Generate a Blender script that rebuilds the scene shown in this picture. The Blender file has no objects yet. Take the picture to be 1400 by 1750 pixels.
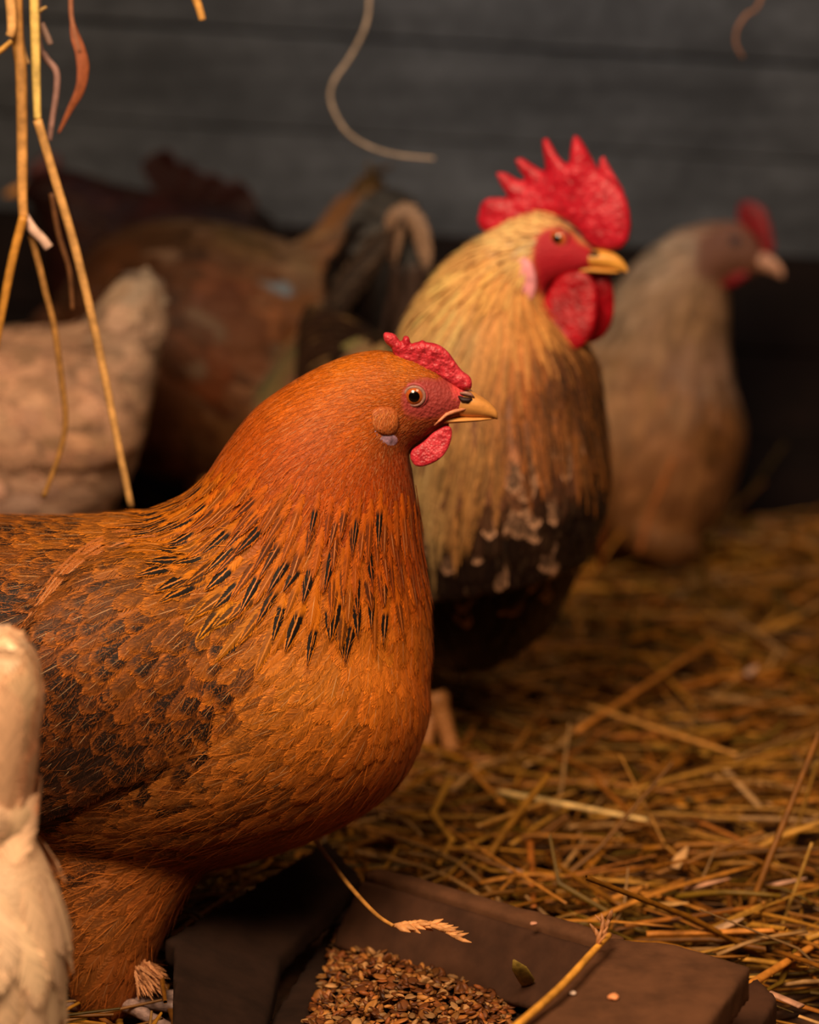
import bpy, math, random
import numpy as np
from mathutils import Vector, Matrix, noise as mnoise
from mathutils.bvhtree import BVHTree

# ---------------------------------------------------------------- camera, light, exposure
FPX = 4200.0; CAM_H = 0.575; PITCH = math.radians(11.31)
sc = bpy.context.scene
COL = sc.collection
cam_d = bpy.data.cameras.new('camera'); cam = bpy.data.objects.new('camera', cam_d); COL.objects.link(cam)
cam.location = (0, 0, CAM_H); cam.rotation_euler = (math.radians(90) - PITCH, 0, 0)
cam_d.sensor_fit = 'VERTICAL'; cam_d.sensor_height = 36.0; cam_d.sensor_width = 28.8
cam_d.lens = 36.0 * FPX / 1750.0
cam_d.dof.use_dof = True; cam_d.dof.focus_distance = 1.372; cam_d.dof.aperture_fstop = 4.3
cam_d.clip_start = 0.05
sc.camera = cam
sc.view_settings.view_transform = 'Standard'; sc.view_settings.look = 'None'
sc.view_settings.exposure = 0.0; sc.view_settings.gamma = 1.0; sc.view_settings.use_curve_mapping = False
sc.cycles.transparent_max_bounces = 24
sc.cycles.max_bounces = 6

w = bpy.data.worlds.new('world'); sc.world = w; w.use_nodes = True
bgn = w.node_tree.nodes['Background']; bgn.inputs[0].default_value = (0.62, 0.50, 0.42, 1); bgn.inputs[1].default_value = 0.020

def area(name, loc, target, size, power, color, size_y=None, spread=180):
    d = bpy.data.lights.new(name, 'AREA'); d.energy = power; d.color = color
    d.shape = 'RECTANGLE'; d.size = size; d.size_y = size_y or size; d.spread = math.radians(spread)
    o = bpy.data.objects.new(name, d); COL.objects.link(o); o.location = loc
    o.rotation_euler = (Vector(target) - Vector(loc)).to_track_quat('-Z', 'Y').to_euler()
    return o
# warm daylight through the hatch on the camera's side, high on the left, and a cool one high over the back wall
area('hatch_light', (-0.24, 0.52, 1.24), (0.08, 1.65, 0.2), 0.48, 25, (1.0, 0.735, 0.48))
area('added_fill_light', (0.62, 0.80, 1.40), (0.12, 1.65, 0.1), 0.5, 7.5, (1.0, 0.72, 0.45))  # unseen warm fill, added to lift the rooster's dark side and the right-hand straw
area('skylight', (0.30, 2.0, 1.9), (0.16, 2.75, 0.60), 0.35, 1.05, (0.86, 0.91, 1.0), spread=55)

# ---------------------------------------------------------------- helpers
R = np.random.RandomState(7)
random.seed(7)
CO = np.array([0, 0, CAM_H]); FW = np.array([0, math.cos(PITCH), -math.sin(PITCH)]); UP = np.array([0, math.sin(PITCH), math.cos(PITCH)])
def ray(px, py): return np.array([(px - 700) / FPX, 0, 0]) + UP * (-(py - 875) / FPX) + FW
def cam_px(P):
    d = P - CO; f = d @ FW
    return np.stack([700 + FPX * d[..., 0] / f, 875 - FPX * (d @ UP) / f], -1)
def ground(px, py, z=0.0):
    r = ray(px, py); return CO + r * ((z - CAM_H) / r[2])
def at_y(px, py, y):
    r = ray(px, py); return CO + r * (y / r[1])
class Frame:
    """A bird's own mid plane: upright, through (x, y), turned by yaw."""
    def __init__(s, x, y, yaw=0):
        a = math.radians(yaw); s.O = np.array([x, y, 0.0])
        s.ex = np.array([math.cos(a), math.sin(a), 0]); s.ey = np.array([-math.sin(a), math.cos(a), 0])
        s.k = y / FPX
    def P(s, px, py, off=0.0):
        r = ray(px, py); return CO + r * (((s.O - CO) @ s.ey) / (r @ s.ey)) + s.ey * off
    def M(s, a, z, off=0.0): return s.O + s.ex * a + np.array([0, 0, z]) + s.ey * off
    def q(s, pts):
        pts = np.asarray(pts, float); l = (pts - s.O) @ s.ey
        return cam_px(pts - l[..., None] * s.ey)
    def lat(s, pts): return (np.asarray(pts) - s.O) @ s.ey

def lin(c):
    c = np.asarray(c, float) / 255.0
    return np.where(c <= 0.04045, c / 12.92, ((c + 0.055) / 1.055) ** 2.4)
def tag(o, label=None, cat=None, group=None, kind=None):
    if label: o['label'] = label
    if cat: o['category'] = cat
    if group: o['group'] = group
    if kind: o['kind'] = kind
    return o
def empty(name, loc, label, cat, group=None):
    o = bpy.data.objects.new(name, None); COL.objects.link(o); o.location = loc; o.empty_display_size = 0.02
    return tag(o, label, cat, group)
def mesh_obj(name, verts, faces, mat, parent=None, loc=None, attrs=None, smooth=True):
    verts = np.asarray(verts, float)
    base = np.array(parent_world(parent)) if parent is not None else (np.array(loc) if loc is not None else verts.mean(0))
    me = bpy.data.meshes.new(name)
    v = verts - base
    if isinstance(faces, np.ndarray):
        n, k = faces.shape
        me.vertices.add(len(v)); me.vertices.foreach_set('co', v.ravel())
        me.loops.add(n * k); me.loops.foreach_set('vertex_index', faces.ravel().astype(np.int32))
        me.polygons.add(n); me.polygons.foreach_set('loop_start', np.arange(0, n * k, k, dtype=np.int32))
        me.update(calc_edges=True)
    else:
        me.from_pydata([tuple(x) for x in v], [], faces); me.update()
    if smooth: me.polygons.foreach_set('use_smooth', np.ones(len(me.polygons), bool))
    for k, a in (attrs or {}).items():
        at = me.attributes.new(k, 'FLOAT_COLOR', 'POINT'); a = np.asarray(a, float)
        if a.shape[1] == 3: a = np.concatenate([a, np.ones((len(a), 1))], 1)
        at.data.foreach_set('color', a.astype(np.float32).ravel())
    me.materials.append(mat); me.update()
    o = bpy.data.objects.new(name, me); COL.objects.link(o)
    if parent is not None: o.parent = parent
    else: o.location = base
    return o
def parent_world(p):
    v = Vector((0, 0, 0))
    while p is not None: v = v + p.location; p = p.parent
    return v

# ---------------------------------------------------------------- node helper
class NT:
    def __init__(s, name):
        s.m = bpy.data.materials.new(name); s.m.use_nodes = True; s.t = s.m.node_tree
        s.b = s.t.nodes['Principled BSDF']; s.out = s.t.nodes['Material Output']
    def n(s, typ, **kw):
        x = s.t.nodes.new(typ)
        for k, v in kw.items(): setattr(x, k, v)
        return x
    def link(s, a, b): s.t.links.new(a, b)
    def put(s, sock, v):
        if isinstance(v, bpy.types.NodeSocket): s.link(v, sock)
        elif isinstance(v, (tuple, list)) and len(v) == 3 and sock.type == 'RGBA': sock.default_value = (*v, 1)
        else: sock.default_value = v
    def m_(s, op, a, b=None, c=None, clamp=False):
        x = s.n('ShaderNodeMath', operation=op, use_clamp=clamp)
        s.put(x.inputs[0], a)
        if b is not None: s.put(x.inputs[1], b)
        if c is not None: s.put(x.inputs[2], c)
        return x.outputs[0]
    def ss(s, v, a, b, lo=0.0, hi=1.0):
        x = s.n('ShaderNodeMapRange', interpolation_type='SMOOTHSTEP')
        for i, q in enumerate((v, a, b, lo, hi)): s.put(x.inputs[i], q)
        return x.outputs[0]
    def noise(s, vec=None, scale=5, detail=2, rough=0.5, out=0):
        x = s.n('ShaderNodeTexNoise'); 
        if vec is not None: s.link(vec, x.inputs['Vector'])
        x.inputs['Scale'].default_value = scale; x.inputs['Detail'].default_value = detail; x.inputs['Roughness'].default_value = rough
        return x.outputs[out]
    def xyz(s, a, b, c):
        x = s.n('ShaderNodeCombineXYZ')
        for i, q in enumerate((a, b, c)): s.put(x.inputs[i], q)
        return x.outputs[0]
    def mix(s, f, a, b, mode='MIX'):
        x = s.n('ShaderNodeMix', data_type='RGBA', blend_type=mode)
        s.put(x.inputs[0], f); s.put(x.inputs[6], a); s.put(x.inputs[7], b); return x.outputs[2]
    def attr(s, name):
        x = s.n('ShaderNodeAttribute', attribute_name=name); y = s.n('ShaderNodeSeparateColor')
        s.link(x.outputs['Color'], y.inputs[0]); return x.outputs['Color'], y.outputs[0], y.outputs[1], y.outputs[2], x.outputs['Alpha']
    def obj(s, scale=(1, 1, 1)):
        x = s.n('ShaderNodeTexCoord'); y = s.n('ShaderNodeMapping'); y.inputs['Scale'].default_value = scale
        s.link(x.outputs['Object'], y.inputs[0]); return y.outputs[0]
    def bump(s, h, strength=0.3, dist=0.001):
        x = s.n('ShaderNodeBump'); x.inputs['Strength'].default_value = strength; x.inputs['Distance'].default_value = dist
        s.link(h, x.inputs['Height']); s.link(x.outputs[0], s.b.inputs['Normal'])
    def set(s, **kw):
        for k, v in kw.items(): s.put(s.b.inputs[k.replace('_', ' ')], v)
        return s.m

def feather_material(name, barb=1500, rough=0.55, contrast=1.0, fray=True):
    t = NT(name)
    _, u, v, L, W = t.attr('fuv')
    tint, tr, tg, tb, seed = t.attr('tint')
    _, stripe, stip, shaft, fr = t.attr('pat')
    a = t.m_('ABSOLUTE', u); side = t.m_('SIGN', u)
    vL = t.m_('MULTIPLY', v, L); aW = t.m_('MULTIPLY', a, W)
    bc = t.m_('MULTIPLY', t.m_('SUBTRACT', vL, t.m_('MULTIPLY', aW, 1.3)), barb)
    so = t.m_('ADD', t.m_('MULTIPLY', seed, 61.0), t.m_('MULTIPLY', side, 7.3))
    fine = t.noise(t.xyz(bc, so, t.m_('MULTIPLY', aW, barb * 0.12)), 1.0, 2, 0.6)
    fine2 = t.noise(t.xyz(t.m_('MULTIPLY', bc, 0.35), so, t.m_('MULTIPLY', aW, barb * 0.05)), 1.0, 1, 0.5)
    lum = t.m_('ADD', t.m_('MULTIPLY', t.m_('SUBTRACT', fine, 0.5), 1.2 * contrast), t.m_('ADD', 1.0, t.m_('MULTIPLY', t.m_('SUBTRACT', fine2, 0.5), 0.9 * contrast)))
    lum = t.m_('MAXIMUM', lum, 0.15)
    # base darker near the quill's root (down) - natural barb colour
    col = t.mix(1.0, tint, t.xyz(lum, lum, lum), 'MULTIPLY')
    rim = t.m_('MAXIMUM', t.ss(a, 0.66, 0.95), t.ss(v, 0.86, 0.98)); rim = t.m_('MULTIPLY', rim, t.m_('SUBTRACT', 1.0, t.m_('MINIMUM', stripe, 1.0)))
    rl = t.m_('ADD', 0.86, t.m_('MULTIPLY', rim, 0.62)); col = t.mix(1.0, col, t.xyz(rl, rl, rl), 'MULTIPLY')
    # stipple: black pencilling in the middle of the vane
    sv = t.noise(t.xyz(t.m_('MULTIPLY', bc, 0.8), so, t.m_('MULTIPLY', aW, barb * 0.8)), 1.0, 2, 0.65)
    cen = t.m_('MULTIPLY', t.ss(a, 0.92, 0.5), t.ss(v, 0.97, 0.72))
    sm = t.m_('MULTIPLY', t.ss(sv, 0.36, 0.46), t.m_('MULTIPLY', cen, stip), clamp=True)
    col = t.mix(sm, col, (0.014, 0.007, 0.005))
    # hackle stripe on both sides of the shaft
    jag = t.m_('MULTIPLY', t.m_('SUBTRACT', fine2, 0.5), 0.35)
    aj = t.m_('ADD', a, jag)
    hs = t.m_('MULTIPLY', t.ss(aj, 0.07, 0.17), t.ss(aj, t.ss(v, 0.5, 0.95, 0.78, 0.45), t.ss(v, 0.5, 0.95, 0.66, 0.33)))
    hs = t.m_('MULTIPLY', hs, t.m_('MULTIPLY', t.ss(v, 0.26, 0.42), t.ss(v, 0.98, 0.92)))
    hs = t.m_('MULTIPLY', hs, stripe, clamp=True)
    col = t.mix(hs, col, (0.008, 0.005, 0.004))
    # pale shaft
    sh = t.m_('MULTIPLY', t.ss(t.m_('ADD', aW, t.m_('MULTIPLY', v, 0.00012)), 0.00032, 0.00016), t.m_('MULTIPLY', t.m_('MULTIPLY', shaft, t.ss(seed, 0.15, 0.9, 0.1, 0.9)), t.m_('MULTIPLY', t.ss(v, 0.93, 0.75), t.ss(v, 0.3, 0.5))), clamp=True)
    col = t.mix(t.m_('MULTIPLY', sh, 0.75), col, (0.66, 0.38, 0.18))
    t.set(Base_Color=col, Roughness=rough, Specular_IOR_Level=0.14)
    t.b.inputs['Sheen Weight'].default_value = 0.03; t.b.inputs['Sheen Roughness'].default_value = 0.4
    t.b.inputs['Sheen Tint'].default_value = (1, 0.8, 0.6, 1)
    t.bump(fine, 0.25, 0.0004)
    if fray:
        e = t.m_('MINIMUM', t.m_('SUBTRACT', 1.0, a), t.m_('MULTIPLY', t.m_('SUBTRACT', 1.0, v), 2.5))
        al = t.m_('ADD', t.m_('DIVIDE', e, t.m_('ADD', fr, 0.02)), t.m_('MULTIPLY', t.m_('SUBTRACT', fine, 0.5), 5.0))
        t.link(t.ss(al, 0.2, 1.1), t.b.inputs['Alpha'])
    return t.m
def body_material(name, bump=0.5):
    t = NT(name); c, *_ = t.attr('tint')
    n = t.noise(t.obj((420, 420, 420)), 1, 3, 0.6); n2 = t.noise(t.obj((60, 60, 60)), 1, 2)
    l = t.m_('ADD', 0.55, t.m_('ADD', t.m_('MULTIPLY', n, 0.5), t.m_('MULTIPLY', n2, 0.4)))
    col = t.mix(1.0, c, t.xyz(l, l, l), 'MULTIPLY')
    vw = t.n('ShaderNodeTexVoronoi'); vw.inputs['Scale'].default_value = 1; t.link(t.obj((520, 520, 520)), vw.inputs['Vector'])
    t.bump(t.m_('ADD', t.noise(t.obj((700, 700, 700)), 1, 3, 0.6), vw.outputs[0]), bump * 1.4, 0.0007)
    return t.set(Base_Color=col, Roughness=0.55, Specular_IOR_Level=0.3)
def comb_material(name, c1, c2, scale=500, rough=0.42):
    t = NT(name); n = t.noise(t.obj((scale,) * 3), 1, 3, 0.6); n2 = t.noise(t.obj((90, 90, 90)), 1, 2)
    col = t.mix(t.ss(n2, 0.3, 0.7), c1, c2)
    l = t.ss(n, 0.25, 0.75, 0.72, 1.25)
    col = t.mix(1.0, col, t.xyz(l, l, l), 'MULTIPLY')
    vor = t.n('ShaderNodeTexVoronoi'); vor.inputs['Scale'].default_value = 1; t.link(t.obj((scale * 1.3,) * 3), vor.inputs['Vector'])
    t.bump(t.m_('ADD', vor.outputs[0], n), 0.55, 0.0007)
    t.b.inputs['Subsurface Weight'].default_value = 0.25; t.b.inputs['Subsurface Radius'].default_value = (0.004, 0.0012, 0.0008)
    t.b.inputs['Subsurface Scale'].default_value = 1.0
    return t.set(Base_Color=col, Roughness=rough, Specular_IOR_Level=0.4)
def plain(name, color, rough=0.5, scale=200, amt=0.5, bump=0.2, stretch=(1, 1, 1), spec=0.4):
    t = NT(name); n = t.noise(t.obj(tuple(scale * x for x in stretch)), 1, 4, 0.6)
    l = t.ss(n, 0.25, 0.75, 1 - amt, 1 + amt)
    t.bump(n, bump, 0.0008)
    return t.set(Base_Color=t.mix(1.0, tuple(color), t.xyz(l, l, l), 'MULTIPLY'), Roughness=rough, Specular_IOR_Level=spec)
def tint_material(name, rough=0.6, scale=300, amt=0.35, stretch=(1, 1, 1)):
    t = NT(name); c, *_ = t.attr('tint'); n = t.noise(t.obj(tuple(scale * x for x in stretch)), 1, 3, 0.6)
    l = t.ss(n, 0.25, 0.75, 1 - amt, 1 + amt); t.bump(n, 0.25, 0.0006)
    return t.set(Base_Color=t.mix(1.0, c, t.xyz(l, l, l), 'MULTIPLY'), Roughness=rough, Specular_IOR_Level=0.3)

# ---------------------------------------------------------------- geometry
def catmull(A, sub):
    A = np.asarray(A, float); out = []
    for i in range(len(A) - 1):
        p0 = A[max(i - 1, 0)]; p1 = A[i]; p2 = A[i + 1]; p3 = A[min(i + 2, len(A) - 1)]
        for k in range(sub):
            t = k / sub
            out.append(0.5 * (2 * p1 + (p2 - p0) * t + (2 * p0 - 5 * p1 + 4 * p2 - p3) * t * t + (3 * p1 - p0 - 3 * p2 + p3) * t ** 3))
    out.append(A[-1]); return np.array(out)
def loft(top, bot, lat, n=28, sub=5):
    """rings of ellipses: top/bottom points and a lateral half vector per station"""
    A = catmull(np.concatenate([top, bot, lat], 1), sub)
    c = (A[:, 0:3] + A[:, 3:6]) / 2; a = (A[:, 0:3] - A[:, 3:6]) / 2; b = A[:, 6:9]
    th = np.linspace(0, 2 * np.pi, n, endpoint=False)
    V = (c[:, None] + a[:, None] * np.cos(th)[None, :, None] + b[:, None] * np.sin(th)[None, :, None])
    m = len(A); verts = list(V.reshape(-1, 3)); faces = []
    for i in range(m - 1):
        for j in range(n):
            k = (j + 1) % n; faces.append((i * n + j, i * n + k, (i + 1) * n + k, (i + 1) * n + j))
    verts.append(c[0]); verts.append(c[-1]); e0 = len(verts) - 2
    for j in range(n):
        k = (j + 1) % n; faces.append((e0, k, j)); faces.append((e0 + 1, (m - 1) * n + j, (m - 1) * n + k))
    return np.array(verts), faces
def loft_px(fr, st, n=28, sub=5):
    """st rows: top px, bottom px, half width in mm [, lateral shift mm]"""
    sh = [(r[5] if len(r) > 5 else 0) / 1000 for r in st]
    def Q(px, py, s):
        r = ray(px, py); return CO + r * (((fr.O + fr.ey * s - CO) @ fr.ey) / (r @ fr.ey))
    return loft([Q(r[0], r[1], s) for r, s in zip(st, sh)], [Q(r[2], r[3], s) for r, s in zip(st, sh)], [fr.ey * r[4] / 1000 for r in st], n, sub)
def loft_m(fr, st, n=28, sub=5):
    """st rows: (a0, z0) top, (a1, z1) bottom, half width, all metres"""
    return loft([fr.M(r[0], r[1]) for r in st], [fr.M(r[2], r[3]) for r in st], [fr.ey * r[4] for r in st], n, sub)
def merge(parts):
    V = []; Fc = []; o = 0
    for v, f in parts:
        V.append(np.asarray(v)); Fc += [tuple(i + o for i in q) for q in f]; o += len(v)
    return np.concatenate(V), Fc
def remesh(parts, voxel, smooth=4):
    v, f = merge(parts); c = v.mean(0)
    me = bpy.data.meshes.new('t'); me.from_pydata([tuple(x) for x in v - c], [], f); me.update()
    o = bpy.data.objects.new('t', me); COL.objects.link(o)
    md = o.modifiers.new('r', 'REMESH'); md.mode = 'VOXEL'; md.voxel_size = voxel; md.adaptivity = 0
    dg = bpy.context.evaluated_depsgraph_get(); m2 = bpy.data.meshes.new_from_object(o.evaluated_get(dg))
    V = np.empty(len(m2.vertices) * 3); m2.vertices.foreach_get('co', V); V = V.reshape(-1, 3)
    Fq = [tuple(p.vertices) for p in m2.polygons]
    E = np.empty(len(m2.edges) * 2, np.int32); m2.edges.foreach_get('vertices', E); E = E.reshape(-1, 2)
    bpy.data.objects.remove(o); bpy.data.meshes.remove(me); bpy.data.meshes.remove(m2)
    deg = np.bincount(E.ravel(), minlength=len(V))[:, None].astype(float)
    for it in range(smooth):
        for lam in (0.55, -0.56 if it < smooth - 1 else 0.0):
            S = np.zeros_like(V); np.add.at(S, E[:, 0], V[E[:, 1]]); np.add.at(S, E[:, 1], V[E[:, 0]])
            V = V + lam * (S / np.maximum(deg, 1) - V)
    return V + c, Fq
def vert_normals(V, Fq):
    T = np.array([(f[0], f[1], f[2]) for f in Fq] + [(f[0], f[2], f[3]) for f in Fq if len(f) == 4])
    n = np.cross(V[T[:, 1]] - V[T[:, 0]], V[T[:, 2]] - V[T[:, 0]]); N = np.zeros_like(V)
    for k in range(3): np.add.at(N, T[:, k], n)
    return N / np.maximum(np.linalg.norm(N, axis=1), 1e-12)[:, None], T
def poly_dist(pts, poly):
    """signed distance in the units given: > 0 inside"""
    pts = np.asarray(pts, float); P = np.asarray(poly, float); Q = np.roll(P, -1, 0)
    d = np.full(len(pts), 1e9); ins = np.zeros(len(pts), bool)
    for a, b in zip(P, Q):
        ab = b - a; t = np.clip(((pts - a) @ ab) / max(ab @ ab, 1e-12), 0, 1)
        d = np.minimum(d, np.linalg.norm(pts - a - t[:, None] * ab, axis=1))
        c = ((a[1] > pts[:, 1]) != (b[1] > pts[:, 1]))
        with np.errstate(divide='ignore', invalid='ignore'):
            x = (b[0] - a[0]) * (pts[:, 1] - a[1]) / (b[1] - a[1]) + a[0]
        ins ^= c & (pts[:, 0] < x)
    return np.where(ins, d, -d)
def smoothstep(x, a, b):
    t = np.clip((x - a) / (b - a), 0, 1); return t * t * (3 - 2 * t)
def plate(fr, poly, thick, off=0.0, voxel=0.0011, rim=0.3, round_px=14, wobble=0.0, warp=None, smooth=3, curve=True):
    """a fleshy plate with the given side outline, thickest inside, rounded at its rim"""
    pl = np.array(poly, float)
    if curve: 
        pc = np.concatenate([pl[-1:], pl, pl[:2]]); o = []
        for i in range(1, len(pc) - 2):
            p0, p1, p2, p3 = pc[i - 1], pc[i], pc[i + 1], pc[i + 2]
            for t in (0, 0.5): o.append(p1 if t == 0 else 0.5 * (p1 + p2) * 1.125 - 0.0625 * (p0 + p3))
        pl = np.array(o)
    n = len(pl); A = [fr.P(x, y, off - thick) for x, y in pl]; B = [fr.P(x, y, off + thick) for x, y in pl]
    faces = [tuple(range(n)), tuple(range(2 * n - 1, n - 1, -1))] + [(i, (i + 1) % n, n + (i + 1) % n, n + i)[::-1] for i in range(n)]
    V, Fq = remesh([(np.array(A + B), faces)], voxel, smooth)
    q = fr.q(V); d = np.maximum(poly_dist(q, pl), 0); l = fr.lat(V) - off
    T = thick * (rim + (1 - rim) * np.sqrt(1 - (1 - np.clip(d / round_px, 0, 1)) ** 2))
    nl = np.clip(l / thick, -1, 1) * T
    if wobble:
        wv = np.array([mnoise.noise(Vector(p * 220)) + 0.6 * mnoise.noise(Vector(p * 520)) for p in V]); nl = nl * (1 + wobble * wv)
    V = V + (nl - l)[:, None] * fr.ey
    if warp is not None: V = V + warp(q, nl)[:, None] * fr.ey
    return V, Fq
def tube(pts, rad, n=8, flat=1.0, tip=True, roll=None):
    pts = np.asarray(pts, float); rad = np.broadcast_to(np.asarray(rad, float), (len(pts),))
    T = np.gradient(pts, axis=0); T /= np.maximum(np.linalg.norm(T, axis=1), 1e-9)[:, None]
    up = np.array([0, 0, 1.0]) if abs(T[0][2]) < 0.8 else np.array([0, 1.0, 0])
    if roll is not None: up = np.asarray(roll, float)
    V = []; th = np.linspace(0, 2 * np.pi, n, endpoint=False)
    for p, t, r in zip(pts, T, rad):
        a = np.cross(t, up); a /= max(np.linalg.norm(a), 1e-9); b = np.cross(a, t); up = b
        V.append(p + np.outer(np.cos(th) * r, a) + np.outer(np.sin(th) * r * flat, b))
    V = np.concatenate(V); m = len(pts)
    Fq = [(i * n + j, i * n + (j + 1) % n, (i + 1) * n + (j + 1) % n, (i + 1) * n + j) for i in range(m - 1) for j in range(n)]
    V = np.concatenate([V, pts[:1], pts[-1:]]); e = m * n
    for j in range(n):
        k = (j + 1) % n; Fq.append((e, k, j)); Fq.append((e + 1, (m - 1) * n + j, (m - 1) * n + k))
    return V, Fq
def ball(c, r, axis=(0, 0, 1), n=24, m=16, sq=1.0):
    ax = np.array(axis, float); ax /= np.linalg.norm(ax); t = np.array([1, 0, 0]) if abs(ax[0]) < 0.8 else np.array([0, 1, 0])
    a = np.cross(ax, t); a /= np.linalg.norm(a); b = np.cross(ax, a); V = [c + ax * r * sq]; ang = [0]
    for i in range(1, m):
        p = math.pi * i / m
        for j in range(n):
            h = 2 * math.pi * j / n; V.append(c + r * (ax * math.cos(p) * sq + (a * math.cos(h) + b * math.sin(h)) * math.sin(p))); ang.append(p)
    V.append(c - ax * r * sq); ang.append(math.pi); Fq = []
    for j in range(n):
        k = (j + 1) % n; Fq.append((0, 1 + j, 1 + k)); e = 1 + (m - 2) * n; Fq.append((len(V) - 1, e + k, e + j))
        for i in range(m - 2): Fq.append((1 + i * n + j, 1 + (i + 1) * n + j, 1 + (i + 1) * n + k, 1 + i * n + k))
    return np.array(V), Fq, np.array(ang)

# ---------------------------------------------------------------- feathers
WSHAPE = {
    'round': lambda v: np.interp(v, [0, .15, .35, .6, .8, .92, 1], [.35, .62, .88, 1, .93, .66, .12]),
    'lance': lambda v: np.interp(v, [0, .15, .4, .6, .8, .92, 1], [.5, .8, 1, .95, .6, .3, .04]),
    'hair': lambda v: np.interp(v, [0, .2, .7, 1], [.6, 1, .7, .08]),
    'blade': lambda v: np.interp(v, [0, .1, .3, .75, .92, 1], [.2, .5, .85, 1, .8, .15]),
}
def feather_mesh(name, parent, mat, C, N, Wd, shape, nacr, tint, pat, Ln, camber=0.25):
    """C, N: (K, n+1, 3) centre lines and normals"""
    K, n1, _ = C.shape; n = n1 - 1
    T = np.gradient(C, axis=1); T /= np.maximum(np.linalg.norm(T, axis=2, keepdims=True), 1e-9)
    B = np.cross(N, T); B /= np.maximum(np.linalg.norm(B, axis=2, keepdims=True), 1e-9)
    v = np.linspace(0, 1, n1); wv = WSHAPE[shape](v)
    us = np.linspace(-1, 1, nacr + 1)
    hw = Wd[:, None] / 2 * wv[None]
    V = C[:, :, None] + B[:, :, None] * (us[None, None, :, None] * hw[:, :, None, None]) - N[:, :, None] * (camber * (us ** 2)[None, None, :, None] * hw[:, :, None, None])
    m = nacr + 1; idx = np.arange(n1 * m).reshape(n1, m)
    f = np.stack([idx[:-1, :-1], idx[:-1, 1:], idx[1:, 1:], idx[1:, :-1]], -1).reshape(-1, 4)
    Fa = (f[None] + (np.arange(K) * n1 * m)[:, None, None]).reshape(-1, 4)
    fuv = np.empty((K, n1, m, 4)); fuv[..., 0] = us; fuv[..., 1] = v[None, :, None]; fuv[..., 2] = Ln[:, None, None]; fuv[..., 3] = Wd[:, None, None] / 2
    seed = R.rand(K)
    ti = np.broadcast_to(np.concatenate([tint, seed[:, None]], 1)[:, None], (K, n1 * m, 4)).reshape(-1, 4)
    pa = np.broadcast_to(pat[:, None], (K, n1 * m, 4)).reshape(-1, 4)
    return mesh_obj(name, V.reshape(-1, 3), Fa, mat, parent, attrs={'fuv': fuv.reshape(-1, 4), 'tint': ti, 'pat': pa})

def idw(q, rows, p=3.0):
    """rows: x, y, angle, L, W, r, g, b, stripe, stipple, shaft, fray ; angles mix as vectors"""
    X = rows[:, :2]; d = np.linalg.norm(q[:, None] - X[None], axis=2) + 12.0
    w_ = d ** -p; w_ /= w_.sum(1, keepdims=True)
    a = np.radians(rows[:, 2]); vec = w_ @ np.stack([np.cos(a), np.sin(a)], 1)
    return vec, w_ @ rows[:, 3:]
def rows_of(L):
    out = []
    for r in L:
        c = lin(r[5]); p = list(r[6:]) + [0, 0, 0.5, 0.3][len(r) - 6:]
        out.append([r[0], r[1], r[2], r[3], r[4], *c, *p])
    return np.array(out, float)
class Skin:
    """the finished surface of one bird, onto which plumage is laid"""
    def __init__(s, V, Fq, fr):
        s.V, s.F, s.fr = V, Fq, fr; s.N, s.T = vert_normals(V, Fq)
        s.bvh = BVHTree.FromPolygons([tuple(x) for x in V], [tuple(int(i) for i in t) for t in s.T])
        A = np.linalg.norm(np.cross(V[s.T[:, 1]] - V[s.T[:, 0]], V[s.T[:, 2]] - V[s.T[:, 0]]), axis=1) / 2
        s.A = A
    def sample(s, n):
        p = s.A / s.A.sum(); i = R.choice(len(p), n, p=p); r1 = np.sqrt(R.rand(n, 1)); r2 = R.rand(n, 1); t = s.T[i]
        P = s.V[t[:, 0]] * (1 - r1) + s.V[t[:, 1]] * r1 * (1 - r2) + s.V[t[:, 2]] * r1 * r2
        N = s.N[t[:, 0]] * (1 - r1) + s.N[t[:, 1]] * r1 * (1 - r2) + s.N[t[:, 2]] * r1 * r2
        return P, N / np.linalg.norm(N, axis=1)[:, None]
    def near(s, px, py):
        o = Vector(CO); d = Vector(ray(px, py)).normalized(); h = s.bvh.ray_cast(o, d)
        if h[0] is None: h = s.bvh.find_nearest(Vector(s.fr.P(px, py, -0.06)))
        return np.array(h[0]), np.array(h[1])
def poisson(P, rad, cap=None):
    cell = float(rad.max()); g = {}; keep = []
    K = np.floor(P / cell).astype(int)
    for i in range(len(P)):
        kx, ky, kz = K[i]; p = P[i]; ok = True; r2 = rad[i] ** 2
        for a in (-1, 0, 1):
            for b in (-1, 0, 1):
                for c in (-1, 0, 1):
                    L = g.get((kx + a, ky + b, kz + c))
                    if L is None: continue
                    for (x, y, z) in L:
                        if (x - p[0]) ** 2 + (y - p[1]) ** 2 + (z - p[2]) ** 2 < r2: ok = False; break
                    if not ok: break
                if not ok: break
            if not ok: break
        if ok: g.setdefault((kx, ky, kz), []).append(tuple(p)); keep.append(i)
        if cap and len(keep) >= cap: break
    return np.array(keep, int)
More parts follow.
